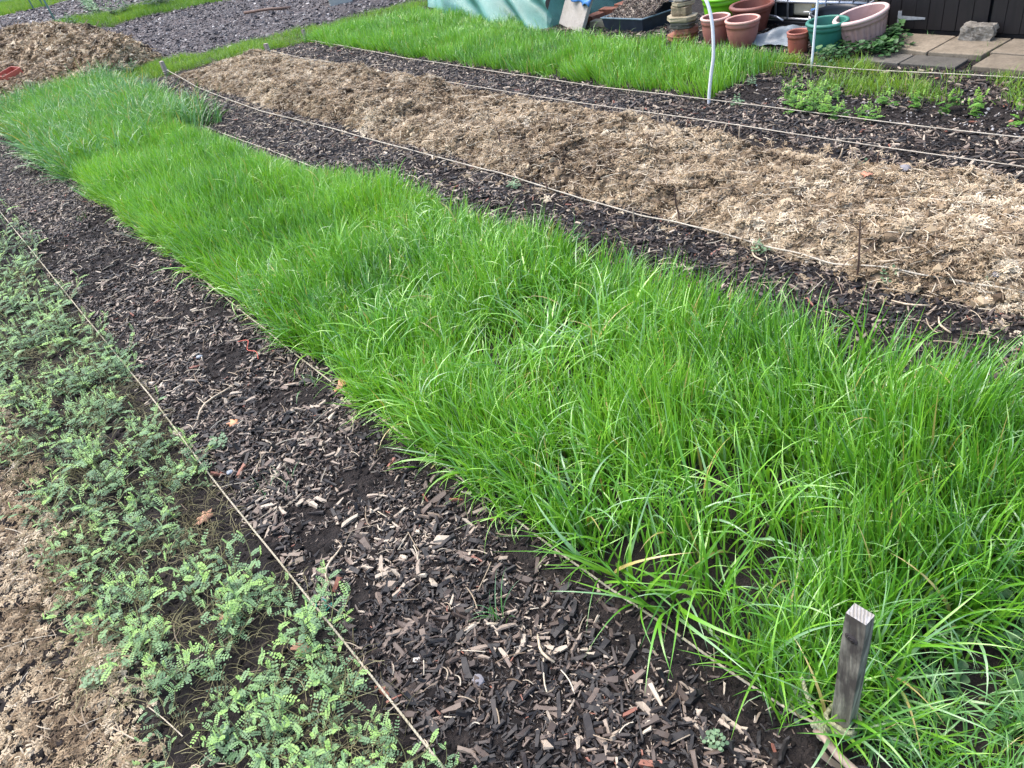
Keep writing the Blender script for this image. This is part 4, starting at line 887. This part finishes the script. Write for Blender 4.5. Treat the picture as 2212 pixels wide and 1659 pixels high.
# ---------------------------------------------------------------- trough with mulch
T = thing('planter_trough', 'dark plastic trough heaped with wood mulch beside the stone stack', 'planter', (0, 0, 0))
P4 = [(4.80, 4.965), (4.82, 4.53), (5.30, 4.43), (5.36, 4.93)]; B = MB(); Z = .105
cx_ = sum(p[0] for p in P4) / 4; cy_ = sum(p[1] for p in P4) / 4
def ring(k, z_, n_=1): return [(cx_ + (p[0] - cx_) * k, cy_ + (p[1] - cy_) * k, z_) for p in P4]
v = ring(.93, 0) + ring(1.0, Z) + ring(.96, Z) + ring(.90, .01)
B.add(v, [(0, 1, 2, 3)] + [(a * 4 + k, a * 4 + (k + 1) % 4, (a + 1) * 4 + (k + 1) % 4, (a + 1) * 4 + k) for a in range(3) for k in range(4)]); bevel(B.obj('body', MAT['navy'], T), .008, 3)
B = MB(); v = ring(1.03, Z - .006) + ring(1.03, Z + .004) + ring(.955, Z + .004) + ring(.955, Z - .006)
B.add(v, [(a * 4 + k, a * 4 + (k + 1) % 4, ((a + 1) % 4) * 4 + (k + 1) % 4, ((a + 1) % 4) * 4 + k) for a in range(4) for k in range(4)]); bevel(B.obj('rim', MAT['navy_rim'], T), .003, 2)
tz = lambda x, y: .09 + .085 * sst(4.8, 5.15, x) * (1 - .3 * sst(5.15, 5.36, x)) + .015 * vn(x / .05, y / .05, 140)
o = sheet('mulch_fill', np.linspace(4.835, 5.33, 24), np.linspace(4.50, 4.93, 24), lambda x, y: tz(x, y), MAT['soil'], lambda x, y: inpoly(x, y, [(cx_ + (p[0] - cx_) * .95, cy_ + (p[1] - cy_) * .95) for p in P4])); o.parent = T; o['kind'] = 'stuff'
x, y = sample(4.80, 5.36, 4.43, 4.97, 9000, lambda x, y: inpoly(x, y, [(cx_ + (p[0] - cx_) * .94, cy_ + (p[1] - cy_) * .94) for p in P4]) * 1.0, vis=False); N = len(x); l = logn(N, .024, .4, .01, .06)
o = scatter('mulch_chips', CH, x, y, tz(x, y) + .003, tilt(x, y, .5), np.stack([l, l * .7, l], -1), .45 + .5 * RNG.random(N) ** 1.3, None); o.parent = T
# bricks edging beyond the trough
for i, (x_, y_) in enumerate([(4.93, 5.12), (5.05, 5.30), (5.20, 5.28), (5.36, 5.24), (5.30, 5.10)]):
    lab = ['pale brick at the corner between the leaning slab and the trough', 'reddish brick behind the pale corner brick', 'dusty red brick in the middle of the row behind the trough', 'red-brown brick farthest along the row behind the trough', 'brick half hidden behind the heaped trough'][i]
    B = MB(); B.box((-.05, -.075, 0), (.05, .075, .05 + .01 * i), .002); o = B.obj('brick', MAT['brick'] if i else MAT['cream'], loc=(x_, y_, 0), rot=(0, 0, .2 + 1.3 * (i % 2))); bevel(o, .003); meta(o, lab, 'brick')

# ---------------------------------------------------------------- netting tunnel
def netsheet(parent, base, top, name, nu=90, nv=44, amp=.03, seed=0, sag=.0):
    nb = len(base) - 1; V = []; UV = []
    for j in range(nv):
        v_ = j / (nv - 1)
        for i in range(nu):
            u = i / (nu - 1); k = min(nb - 1, int(u * nb)); f = u * nb - k
            b0 = Vector(base[k]).lerp(Vector(base[k + 1]), f); t0 = Vector(top[k]).lerp(Vector(top[k + 1]), f)
            p = b0.lerp(t0, v_); diag = u * 5.5 + v_ * 2.6 + seed
            fold = amp * (abs(math.sin(diag * 2.2)) ** 3 * (1 - .5 * v_) + .5 * math.sin(diag * 5.1 + 3 * v_) * (1 - v_) + .6 * (float(vn(u * 9 + seed, v_ * 5, 150)) - .5))
            nrm_ = Vector((-(t0 - b0).z, 0, (t0 - b0).x)) ; p = p + Vector((-1, -.3, .1)) * fold; p.z = max(p.z, .004); V.append(p); UV.append((u * 3, v_))
    F = [(j * nu + i, j * nu + i + 1, (j + 1) * nu + i + 1, (j + 1) * nu + i) for j in range(nv - 1) for i in range(nu - 1)]
    o = mesh(name, V, F, MAT['net'], parent, True); uv = o.data.uv_layers.new(name='uv')
    for lp in o.data.loops: uv.data[lp.index].uv = UV[lp.vertex_index]
    return o
NT = thing('netting_tunnel', 'teal green garden netting draped over a low frame behind the tall grass', 'netting', (0, 0, 0))
netsheet(NT, [(5.32, 8.35, .01), (4.98, 7.55, .01), (4.86, 6.5, .01), (4.76, 5.62, .0)], [(5.62, 8.2, .62), (5.34, 7.5, .62), (5.22, 6.5, .62), (5.1, 5.75, .62)], 'net', amp=.085)
netsheet(NT, [(4.76, 5.62, .0), (5.15, 5.52, .0), (5.6, 5.50, .0), (6.6, 5.40, .0), (7.6, 5.3, 0)], [(5.1, 5.75, .62), (5.3, 5.62, .64), (5.7, 5.6, .64), (6.6, 5.55, .64), (7.6, 5.5, .6)], 'net', amp=.03, seed=3.3)
netsheet(NT, [(5.62, 8.2, .62), (5.34, 7.5, .62), (5.22, 6.5, .62), (5.1, 5.75, .62)], [(7.6, 8.2, .66), (7.6, 7.5, .66), (7.6, 6.5, .66), (7.6, 5.5, .6)], 'net', 40, 12, amp=.01, seed=5)
for (x_, y_) in ((5.1, 5.76), (5.74, 5.62), (5.34, 7.5), (7.55, 5.55), (7.55, 8.1), (5.6, 8.18)):
    B = MB(); B.tube([(x_ + .02, y_ + .02, -.02), (x_ + .02, y_ + .02, .61)], .009, 8); B.obj('frame_pole', MAT['teal_cane'], NT, True)
# second net in the distance (top left)
N2 = thing('netting_tunnel', 'dark teal netting at the far end of the allotment beyond the farthest plot', 'netting', (0, 0, 0))
netsheet(N2, [(1.4, 27.5, 0), (2.6, 27.2, 0), (3.9, 26.4, 0)], [(1.6, 28.2, 1.0), (2.9, 27.9, 1.0), (4.3, 27.2, 1.0)], 'net', 30, 14, .1, 1.0)

# leaning slab and blue tarp
Mx = Matrix.Translation((4.80, 5.36, .0)) @ Matrix.Rotation(math.radians(-12), 4, 'Z') @ Matrix.Rotation(math.radians(24), 4, 'Y') @ Matrix.Rotation(math.radians(7), 4, 'X')
B = MB(); B.box((-.012, -.195, 0), (.022, .195, .43), 0, Mx); meta(bevel(B.obj('leaning_slab', MAT['slabl']), .004), 'pale stone slab leaning against the green netting', 'slab')
V = []
for j in range(16):
    for i in range(30):
        u, v_ = i / 29, j / 15; a = v_ * 2.6; p = Vector((-.03 + .055 * (1 - math.cos(a)), -.24 + .48 * u, .215 + .15 * math.sin(a * .6) + .012 * math.sin(u * 21 + v_ * 5) + .012 * float(vn(u * 9, v_ * 7, 160)))); p.x -= .02 * math.sin(u * 14) * (1 - v_)
        V.append(Mx @ p)
F = [(j * 30 + i, j * 30 + i + 1, (j + 1) * 30 + i + 1, (j + 1) * 30 + i) for j in range(15) for i in range(29)]
o = mesh('blue_tarpaulin', V, F, MAT['tarp'], smooth=True); o.modifiers.new('solid', 'SOLIDIFY').thickness = .002; meta(o, 'blue tarpaulin folded over the top of the leaning pale slab', 'tarpaulin')

# ---------------------------------------------------------------- caged tank
T = thing('caged_water_tank', 'caged plastic water tank with galvanised bars behind the pots', 'water tank', (0, 0, 0))
x0, x1, ya, yb, zt = 5.20, 5.92, 2.86, 3.76, .72
def bar(a, b_, r=.009): B = MB(); B.tube([a, b_], r, 10); return B.obj('cage_bar', MAT['galv'], T, True)
for z_ in (.05, .165, .36, .54, .71):
    bar((x0, ya, z_), (x0, yb, z_), .012 if z_ in (.165,) else .009); bar((x0, yb, z_), (x1, yb, z_)); bar((x0, ya, z_), (x1, ya, z_)); bar((x1, ya, z_), (x1, yb, z_))
for y_ in (2.87, 2.97, 3.07, 3.17, 3.47, 3.57, 3.67, 3.75): bar((x0 - .004, y_, .05), (x0 - .004, y_, .71), .008)
for x_ in (5.35, 5.5, 5.65, 5.8): bar((x_, yb, .05), (x_, yb, .71), .008); bar((x_, ya, .05), (x_, ya, .71), .008)
B = MB(); B.box((x0 + .03, ya + .02, .06), (x1 - .02, yb - .02, .70)); bevel(B.obj('bottle', MAT['tank'], T), .03, 4)
for yy0, yy1 in ((2.89, 3.155), (3.44, 3.735)):
    B = MB(); B.box((x0 + .016, yy0, .062), (x0 + .026, yy1, .155)); bevel(B.obj('black_panel', MAT['black'], T), .003)
B = MB(); B.box((x0 + .014, 2.9, .18), (x0 + .0255, 3.73, .68)); bevel(B.obj('white_panel', MAT['tank_up'], T), .004)
B = MB(); B.box((x0 - .01, ya, .0), (x1, yb, .035)); bevel(B.obj('pallet', MAT['black'], T), .005)
B = MB(); B.tube([(x0 + .03, 3.23, .105), (x0 - .05, 3.23, .10)], .020, 14); B.tube([(x0 - .05, 3.23, .10), (x0 - .062, 3.23, .098)], .024, 14); B.box((x0 - .045, 3.18, .122), (x0 - .015, 3.26, .132)); B.tube([(x0 - .03, 3.23, .11), (x0 - .03, 3.23, .126)], .009, 8); B.obj('valve', MAT['blue'], T)
B = MB(); B.tube([(x0 - .02, 3.255, .135), (x0 - .02, 3.262, .155)], .008, 8); B.obj('valve_cap', MAT['brass'], T)
# loose tube lying in front
B = MB(); B.tube([(5.12, 3.74, .10), (5.12, 3.60, .095), (5.11, 3.50, .085), (5.10, 3.44, .065)], .007, 8); meta(B.obj('metal_tube', MAT['galv'], smooth=True), 'bent galvanised tube leaning in front of the tank between the brown pot and the tap', 'tube')
# standpipe tap
t = thing('garden_tap', 'small metal garden tap with a pale lever above the small red-brown pot', 'tap', (4.93, 3.12, 0))
B = MB(); B.tube([(0, 0, 0), (0, 0, .125)], .010, 10); B.obj('standpipe', MAT['black'], t, True)
B = MB(); B.tube([(0, 0, .118), (0, 0, .150)], .0095, 10); B.tube([(0, 0, .142), (-.018, -.016, .145), (-.030, -.024, .128)], .006, 8); B.tube([(0, 0, .15), (0, 0, .168)], .006, 8); B.obj('tap_body', MAT['ptap'], t, True)
B = MB(); B.tube([(.0, -.012, .170), (0, .02, .176), (0, .048, .173)], [.004, .0045, .006], 8); B.obj('lever', MAT['ptap'], t, True)
# canes beside the shed
for i in range(5):
    B = MB(); B.tube([(5.17 + .02 * i, 2.80 + .012 * i, .0), (5.20 + .02 * i, 2.765 + .028 * i, .9)], .0065, 8); o = B.obj('cane', MAT['bamboo'], smooth=True)
    meta(o, 'mossy garden cane propped upright between the tank and the shed', 'cane', 'canes propped beside the shed')

# ---------------------------------------------------------------- shed
SH = thing('shed', 'dark brown timber shed with double doors and a steel strap hinge', 'shed', (0, 0, 0))
fx = 5.125
def plank(parent, y0, y1, z0, z1, nm='plank', x=fx):
    B = MB(); B.box((x - .008, y0 + .0012, z0), (x + .006, y1 - .0012, z1), .0007); o = B.obj(nm, MAT['shed'], parent); bevel(o, .0018, 2); return o
D1 = bpy.data.objects.new('door', None); link(D1, SH); D2 = bpy.data.objects.new('door', None); link(D2, SH)
ybs = [2.601, 2.506, 2.424, 2.337, 2.252, 2.164, 2.080]; ybs[-1] = 2.075
for i in range(6): plank(D1, ybs[i + 1], ybs[i], .045, 1.25)
yb2 = [2.060, 1.980, 1.892, 1.80, 1.71, 1.62, 1.53]
for i in range(6): plank(D2, yb2[i + 1], yb2[i], .045, 1.25)
plank(SH, 2.605, 2.675, .03, 1.45, x=fx + .006); plank(SH, 2.677, 2.745, .03, 1.45, x=fx + .006); plank(SH, 1.45, 1.525, .03, 1.45, x=fx + .006)
for i in range(6): plank(SH, 1.36 - .09 * i, 1.45 - .09 * i, .03, 1.45, x=fx + .006)
plank(SH, 1.53, 2.60, 1.262, 1.45, 'lintel', x=fx + .006)
B = MB(); B.box((fx + .002, .90, .0), (fx + .03, 2.74, .040)); bevel(B.obj('threshold', MAT['shed'], SH), .003)
B = MB(); B.box((fx + .022, .91, .042), (fx + 1.3, 2.735, 1.45)); B.obj('wall', MAT['black'], SH)
for i in range(13): B = MB(); B.box((fx + .02 + .1 * i, 2.737, .03), (fx + .117 + .1 * i, 2.75, 1.45)); bevel(B.obj('plank', MAT['shed'], SH), .002)
B = MB(); xm = fx + .65; B.add([(fx - .08, .8, 1.43), (fx - .08, 2.86, 1.43), (xm, 2.86, 1.78), (xm, .8, 1.78), (fx + 1.38, 2.86, 1.43), (fx + 1.38, .8, 1.43)], [(0, 1, 2, 3), (3, 2, 4, 5)]); o = B.obj('roof', MAT['sheet'], SH); o.modifiers.new('s', 'SOLIDIFY').thickness = .02
B = MB(); B.add([(fx + .02, 2.735, 1.452), (fx + 1.28, 2.735, 1.452), (xm, 2.735, 1.745), (fx + .02, 2.70, 1.452), (fx + 1.28, 2.70, 1.452), (xm, 2.70, 1.745)], [(0, 1, 2), (5, 4, 3), (0, 3, 4, 1), (1, 4, 5, 2), (2, 5, 3, 0)]); B.obj('gable', MAT['shed'], SH)
B = MB(); B.box((fx - .0125, 2.592, .080), (fx - .0085, 2.615, .150)); B.add([(fx - .0125, 2.592, .122), (fx - .0125, 2.592, .096), (fx - .0125, 2.440, .106), (fx - .0125, 2.440, .117), (fx - .0088, 2.592, .122), (fx - .0088, 2.592, .096), (fx - .0088, 2.440, .106), (fx - .0088, 2.440, .117)], [(0, 1, 2, 3), (0, 4, 5, 1), (1, 5, 6, 2), (2, 6, 7, 3), (3, 7, 4, 0)])
for y_, z_ in ((2.604, .09), (2.604, .14), (2.57, .11), (2.52, .111), (2.46, .111)): B.tube([(fx - .012, y_, z_), (fx - .0145, y_, z_)], .0035, 8)
B.obj('hinge', MAT['galvp'], D1)
# ---------------------------------------------------------------- paving
PV = bpy.data.objects.new('paving', None); link(PV); meta(PV, 'stone slabs laid in front of the shed', kind='structure')
def pslab(P, z, mat, th=.035):
    n_ = len(P); V = [(p[0], p[1], z - th) for p in P] + [(p[0], p[1], z) for p in P]; F = [tuple(range(n_))[::-1], tuple(range(n_, 2 * n_))] + [(k, (k + 1) % n_, n_ + (k + 1) % n_, n_ + k) for k in range(n_)]
    bm = bmesh.new(); vs = [bm.verts.new(v_) for v_ in V]; [bm.faces.new([vs[i] for i in f_]) for f_ in F]; bmesh.ops.recalc_face_normals(bm, faces=bm.faces)
    me = bpy.data.meshes.new('paving_slab'); bm.to_mesh(me); bm.free(); me.materials.append(mat); o = bpy.data.objects.new('paving_slab', me); link(o, PV); bevel(o, .005, 3); return o
pslab([(4.755, 2.235), (5.085, 2.225), (5.09, 2.55), (4.90, 2.555), (4.79, 2.44)], .030, MAT['slab'])
pslab([(4.765, 1.93), (5.09, 1.915), (5.088, 2.215), (4.757, 2.225)], .031, MAT['slab'])
pslab([(4.825, 1.58), (5.095, 1.57), (5.093, 1.905), (4.83, 1.915)], .030, MAT['slab'])
pslab([(4.83, 1.24), (5.095, 1.23), (5.093, 1.56), (4.832, 1.57)], .031, MAT['slab'])
pslab([(4.585, 1.56), (4.81, 1.57), (4.818, 1.895), (4.592, 1.90)], .026, MAT['slab'])
pslab([(4.585, 1.23), (4.81, 1.24), (4.812, 1.56), (4.588, 1.55)], .026, MAT['slab'])
pslab([(4.585, 1.985), (4.748, 1.985), (4.745, 2.29), (4.58, 2.30)], .014, MAT['slabd'])
pslab([(4.58, 2.31), (4.742, 2.30), (4.75, 2.42), (4.70, 2.56), (4.575, 2.62)], .013, MAT['slabd'])
# rough stone block against the doors
bm = bmesh.new(); bmesh.ops.create_cube(bm, size=1); bmesh.ops.subdivide_edges(bm, edges=bm.edges[:], cuts=5, use_grid_fill=True)
for v in bm.verts:
    p = v.co; p.x *= .085; p.y *= .185 * (1 - .10 * (p.z + .5)); p.z = (p.z + .5) * .080
    k = .012 * (float(vn(p.x * 60 + 3, p.y * 60 + p.z * 50, 170)) - .5) + .016 * (float(vn(p.x * 25, p.y * 25 + p.z * 40, 171)) - .5)
    v.co = p + Vector((k, k * (1 if p.y > 0 else -1) * 1.4, k if p.z > .06 else 0))
    if v.co.y > .05 and v.co.z > .05: v.co.z -= .25 * (v.co.y - .05)
me = bpy.data.meshes.new('stone_block'); bm.to_mesh(me); bm.free(); me.materials.append(MAT['rock'])
o = bpy.data.objects.new('stone_block', me); o.location = (5.045, 2.085, .031); o.rotation_euler = (0, 0, .1); link(o); bevel(o, .004, 2); meta(o, 'rough grey stone block holding the shed doors shut', 'stone')

# ---------------------------------------------------------------- dead stalks on the straw bed
STK = [[2.332,1.232,-.004,.008,.22],[3.13,1.726,-.006,.01,.106],[3.148,1.668,-.031,.057,.104],[3.083,1.592,.001,-.001,.076],[3.148,1.569,.007,-.015,.069],[3.236,1.099,-.01,.029,.069],[3.281,1.25,-.023,.056,.035],[3.122,2.338,.002,-.003,.101],[3.227,1.856,.008,-.013,.058],[3.199,1.786,-.001,.001,.058],[3.177,3.018,-.003,.003,.086],[3.204,2.948,.004,-.004,.091],[3.065,2.741,-.017,.018,.092],[2.756,2.72,-.017,.017,.097],[2.833,2.668,.028,-.03,.088],[3.119,2.704,.024,-.028,.084],[3.214,2.714,-.001,.001,.052],[3.222,2.548,.028,-.036,.069],[3.124,2.335,0,0,.103],[2.359,2.076,-.011,.012,.165],[2.362,2.071,.046,-.055,.075],[2.42,2.015,-.009,.011,.066],[2.34,2.925,-.019,.015,.079],[2.542,3.55,-.01,.007,.092],[2.402,3.501,.029,-.02,.066],[2.278,2.277,.001,-.001,.085],[3.206,3.471,.001,-.001,.046],[3.171,3.145,.009,-.009,.071]]
dark = {0: 'tall forked dark twig standing at the near side of the straw bed by the rope', 3: None, 15: None, 19: 'tall dark straight stalk by the rope halfway along the straw bed', 22: None, 23: None}
for i, (x_, y_, dx, dy, dz) in enumerate(STK):
    z0 = float(gz(x_, y_) + bedz(np.array([x_]), np.array([y_]))[0][0]) - .02
    lab = dark.get(i) or ('bleached dead stalk sticking up out of the straw mulch' if i not in dark else 'dark brown dead stalk sticking up out of the straw mulch')
    grp = None if dark.get(i) else ('bleached stalks in the straw bed' if i not in dark else 'dark stalks in the straw bed')
    t = thing('dead_stalk', lab, 'stalk', (x_, y_, z0), 0, grp); B = MB(); w_ = rnd.uniform(-.012, .012)
    pts = curve_pts([(0, 0, 0), (dx * .3 + w_, dy * .3 + w_, dz * .4), (dx * .7 - w_ * .5, dy * .7, dz * .75), (dx, dy, dz + .02)], 4)
    B.tube(pts, [.0050 - .0022 * k / len(pts) for k in range(len(pts))], 6); B.obj('stem', MAT['stalkd'] if i in dark else MAT['stalk'], t, True)
    if i == 0:
        B = MB(); p = Vector((dx * .9, dy * .9, dz * .93)); B.tube([p, p + Vector((.01, -.02, .03)), p + Vector((.02, -.03, .045))], .0016, 5); B.tube([p, p + Vector((-.02, .02, .03)), p + Vector((-.045, .05, .05))], .0016, 5)
        p = Vector((0, 0, .11)); B.tube([p, p + Vector((.03, -.02, .02)), p + Vector((.05, -.03, .05))], .0016, 5); B.tube([p, p + Vector((-.03, .03, -.02)), p + Vector((-.05, .04, -.05))], .0016, 5); B.obj('twig', MAT['stalkd'], t)
    if i in (2, 5, 13): # folded over top
        p = Vector((dx, dy, dz + .02)); B = MB(); B.tube([p, p + Vector((.01, -.02, -.01)), p + Vector((.02, -.035, -.05))], [.002, .0022, .0018], 6); B.obj('bent_top', MAT['stalk'], t, True)
# lying stalk pieces
for (x_, y_, a, l, lab) in [(2.40, 1.16, 2.2, .07, 'pale split stalk piece lying by the rope at the near end of the straw bed'), (2.37, 1.10, .4, .05, 'short pale stalk piece beside the forked twig'), (2.26, 1.0, 1.9, .12, 'long pale stalk lying across the chip path near the thick rope'), (2.20, .86, .9, .10, 'pale woody stalk on the chips near the end of the lush grass'),
                            (2.28, 1.62, 1.2, .10, 'pale flattened stalk by the rope beside the straw'), (2.36, 3.2, 1.0, .13, 'bleached stalk lying across the rope edge of the straw bed'), (2.24, 4.55, 2.5, .09, 'pale stalk lying near the far part of the thick rope'), (2.48, 9.1, 1.0, .14, 'curved stalk by the far left post'),
                            (.29, 1.56, .9, .13, 'long thin twig lying on the chips right of the rope'), (.36, 2.62, .6, .22, 'long pale twig crossing the chip path'), (.52, .93, 1.4, .09, 'curved brown twig on the chips near the lush grass')]:
    z0 = float(gz(x_, y_) + bedz(np.array([x_]), np.array([y_]))[0][0]) + .016; B = MB(); d = Vector((math.cos(a), math.sin(a), 0)); s_ = Vector((-d.y, d.x, 0))
    pts = [Vector((0, 0, 0)) + d * l * (u - .5) + s_ * .12 * l * math.sin(u * 4) + Vector((0, 0, .004 * math.sin(u * 5))) for u in (0, .2, .4, .6, .8, 1)]
    o = B.tube(pts, [.003, .0034, .0036, .0034, .003, .002], 6).obj('stalk_piece', MAT['stalk'], smooth=True, loc=(x_, y_, z0)); meta(o, lab, 'stalk')

# ---------------------------------------------------------------- fallen leaves, stones, twine
def oakleaf(x_, y_, s, rz, lab, mat=None, z=None):
    V = [(0, 0, .002)]; n_ = 26
    for k in range(n_):
        th = 2 * math.pi * k / n_; r_ = s * (.34 + .13 * math.cos(th * 7) + .16 * abs(math.cos(th))); V.append((r_ * math.cos(th) * 1.35, r_ * math.sin(th), .10 * s * math.sin(th * 2 + x_ * 9) + .07 * s * math.cos(th * 3 + y_ * 7) + .05 * s))
    F = [(0, 1 + k, 1 + (k + 1) % n_) for k in range(n_)]; zz_ = (float(gz(x_, y_)) if z is None else z) + .012
    o = mesh('fallen_leaf', V, F, mat or MAT['oak'], loc=(x_, y_, zz_), rot=(rnd.uniform(-.2, .2), rnd.uniform(-.2, .2), rz), smooth=True); o.modifiers.new('s', 'SOLIDIFY').thickness = .0006; meta(o, lab, 'leaf')
oakleaf(.095, 2.05, .048, .5, 'pinkish brown lobed leaf lying at the right edge of the feathery plants')
oakleaf(.005, 1.60, .045, 2.1, 'curled brown leaf among the feathery plants above the bottom clump')
oakleaf(-.12, 1.34 - .26, .050, 1.1, 'brown leaf half hidden in the bottom clump of feathery plants')
oakleaf(.36, 2.42, .036, 2.6, 'small orange and pale leaf on the chip path', simple('orange_leaf', (.62, .28, .14), .6, .3, 60))
oakleaf(.73, 2.30, .05, .2, 'orange-brown leaf at the edge of the lush grass', simple('rust_leaf', (.46, .22, .11), .6, .3, 60))
oakleaf(.10, 1.38, .04, 1.9, 'dull brown leaf beside the rope in the lower part of the bed')
oakleaf(2.93, 1.55, .045, .9, 'reddish dry leaf on the middle of the straw bed', simple('red_leaf', (.50, .20, .12), .6, .3, 60), .10)
oakleaf(2.50, 1.0, .05, 2.0, 'brown papery leaf by the rope and the round-leaved weed', None, .04)
oakleaf(2.60, .72, .05, 1.0, 'pinkish dry leaf at the near right end of the straw', None, .07)
def stone(x_, y_, s, mat, lab, cat='stone', z=None):
    me = lump(mat, 'stone', 2, .14, .55); o = bpy.data.objects.new('stone', me); o.scale = (s, s * .8, s); o.rotation_euler = (0, 0, rnd.uniform(0, 6)); o.location = (x_, y_, (float(gz(x_, y_)) if z is None else z) + .006); link(o); meta(o, lab, cat)
pale = simple('pale_stone', (.60, .55, .46), .8, .2, 60, .001); slate = simple('slate_stone', (.24, .27, .30), .5, .2, 40); gst = simple('grey_stone', (.20, .19, .20), .7, .3, 60)
stone(.29, 1.13, .022, pale, 'round cream stone on the chips near the lower part of the rope'); stone(.24, 2.19, .026, slate, 'flat blue-grey slate piece on the chips right of the rope'); stone(.36, .98, .035, gst, 'grey oval stone among large wood chips at the bottom')
stone(.215, 1.47, .018, gst, 'small grey stone by the rope'); stone(.44, 3.0, .028, slate, 'pale grey flint on the middle of the chip path'); stone(2.48, 1.33 - .5, .04, gst, 'dark grey stone half buried in the near right straw', z=.07)
stone(3.04, 1.45, .05, gst, 'dark lumpy stone on the far side of the straw bed', z=.11); stone(2.72, .86, .04, slate, 'blue-grey flat stone on the straw at the right', z=.09); stone(2.35, 1.44, .03, pale, 'pale straw-coloured stone at the foot of the straw bed'); stone(4.49, 1.72, .03, pale, 'white stone on the chips beside the rope by the slabs')
stone(3.96, 1.42, .022, simple('brick_chip', (.45, .22, .15), .8, .2, 40), 'small pink brick fragment on the dark seedling bed'); stone(3.35, 9.0 + .75, .06, pale, 'pale flint on the edge of the far dug field'); stone(5.1, 9.6, .07, MAT['black'], 'dark lump on the far dug field left of the netting')
B = MB(); B.tube(curve_pts([(.185, 1.45, .02), (.20, 1.47, .03), (.215, 1.455, .018), (.205, 1.44, .02), (.225, 1.43, .022), (.20, 1.425, .018)], 6), .0014, 5); meta(B.obj('twine', MAT['twine_green'], smooth=True), 'teal scrap of twine on the chips right of the rope', 'twine')
B = MB(); B.tube(curve_pts([(.60, 2.75, .02), (.615, 2.80, .026), (.60, 2.86, .02), (.63, 2.92, .024), (.60, 2.96, .02)], 6), .0016, 5); meta(B.obj('twine', MAT['twine_red'], smooth=True), 'red scrap of twine on the chips near the lush grass', 'twine')

# ---------------------------------------------------------------- far things
t = thing('plastic_crate', 'red plastic crate half sunk in the left side of the manure heap', 'crate', (1.22, 11.35, .14), .35); t.scale = (.6, .6, .6); t.rotation_euler = (.1, -.15, .35)
for a, b_, nm in [((-.2, -.15, 0), (.2, -.135, .14), 'side_panel'), ((-.2, .135, 0), (.2, .15, .14), 'side_panel'), ((-.2, -.134, 0), (-.185, .134, .14), 'end_panel'), ((.185, -.134, 0), (.2, .134, .14), 'end_panel'), ((-.184, -.134, 0), (.184, .134, .012), 'bottom_panel')]:
    B = MB(); B.box(a, b_); bevel(B.obj(nm, MAT['redcrate'], t), .003)
t = thing('plastic_crate', 'pale grey perforated crate at the far edge of the dug field', 'crate', (5.3, 10.5, .0), -.45)
B = MB()
for k in range(9): B.box((-.15, -.36 + .085 * k, .02), (-.14, -.33 + .085 * k, .10))
B.box((-.15, -.40, 0), (-.14, .40, .02)); B.box((-.15, -.40, .10), (-.14, .40, .15)); B.box((.14, -.40, 0), (.15, .40, .15)); B.box((-.14, -.40, 0), (.14, -.39, .15)); B.box((-.14, .39, 0), (.14, .40, .15)); B.box((-.14, -.39, 0), (.14, .39, .012)); B.obj('body', MAT['greycrate'], t)
for (x_, y_, h_, mt, lab, nm) in [(3.05, 17.6, 1.0, MAT['teal_cane'], 'green cane standing behind the manure heap', 'cane'), (3.84, 17.5, .8, MAT['post'], 'grey post on the far plot beyond the grass strip', 'post'), (4.4, 15.9, .6, MAT['black'], 'thin dark rod by the bushy end of the far grass strip', 'rod'), (2.42, 19.5, .9, MAT['post'], 'thin grey rod at the far left beyond the heap', 'rod'), (3.5, 22.0, 1.0, MAT['teal_cane'], 'green cane far away by the farthest grass', 'cane'), (3.75, 22.2, 1.0, MAT['teal_cane'], 'second green cane far away by the farthest grass', 'cane')]:
    B = MB(); B.tube([(x_, y_, -.05), (x_ - .04, y_ + .02, h_)], .016, 8); o = B.obj('garden_' + nm, mt, smooth=True); meta(o, lab, nm)
B = MB(); B.tube([(4.75, 10.9, .03), (4.6, 11.3, .04), (4.4, 11.7, .03)], .02, 6); meta(B.obj('fallen_branch', MAT['stalkd'], smooth=True), 'dark stick lying on the far dug field', 'stick')
# weedy bushes on the far strip and seedlings rows beyond
BP = [plant_data(12, .18, .16, 4, .03, .04, .10, 5, MAT['weed'], MAT['vstem'], .1) for _ in range(2)]
for x_, y_, s, lab in [(4.35, 15.3, 1.5, 'largest dark bushy weed on the far grass strip, by the thin dark rod'), (3.75, 15.75, 1.1, 'dark bushy weed left of the largest one on the far strip'), (2.95, 16.0, 1.0, 'dark weed clump just right of the manure heap top'), (5.1, 14.2, 1.3, 'bushy weed right of the thin dark rod on the far strip'), (6.0, 13.4, 1.3, 'bushy weed above the grey dug field'), (2.2, 9.95, .6, 'low weed clump between the heap and the lush grass'), (2.75, 11.9, .5, 'yellowish weed at the right foot of the heap')]:
    place_plant('bushy_weed', rnd.choice(BP), x_, y_, s, lab, 'weed')
for i in range(14):
    u = i / 13; place_plant('row_seedling', WP[i % 3], 4.45 - .75 * u, 21.2 - 4.0 * u, 3.2, 'pale seedling in the diagonal row on the farthest plot', 'seedling', 'seedlings in the diagonal row far away')
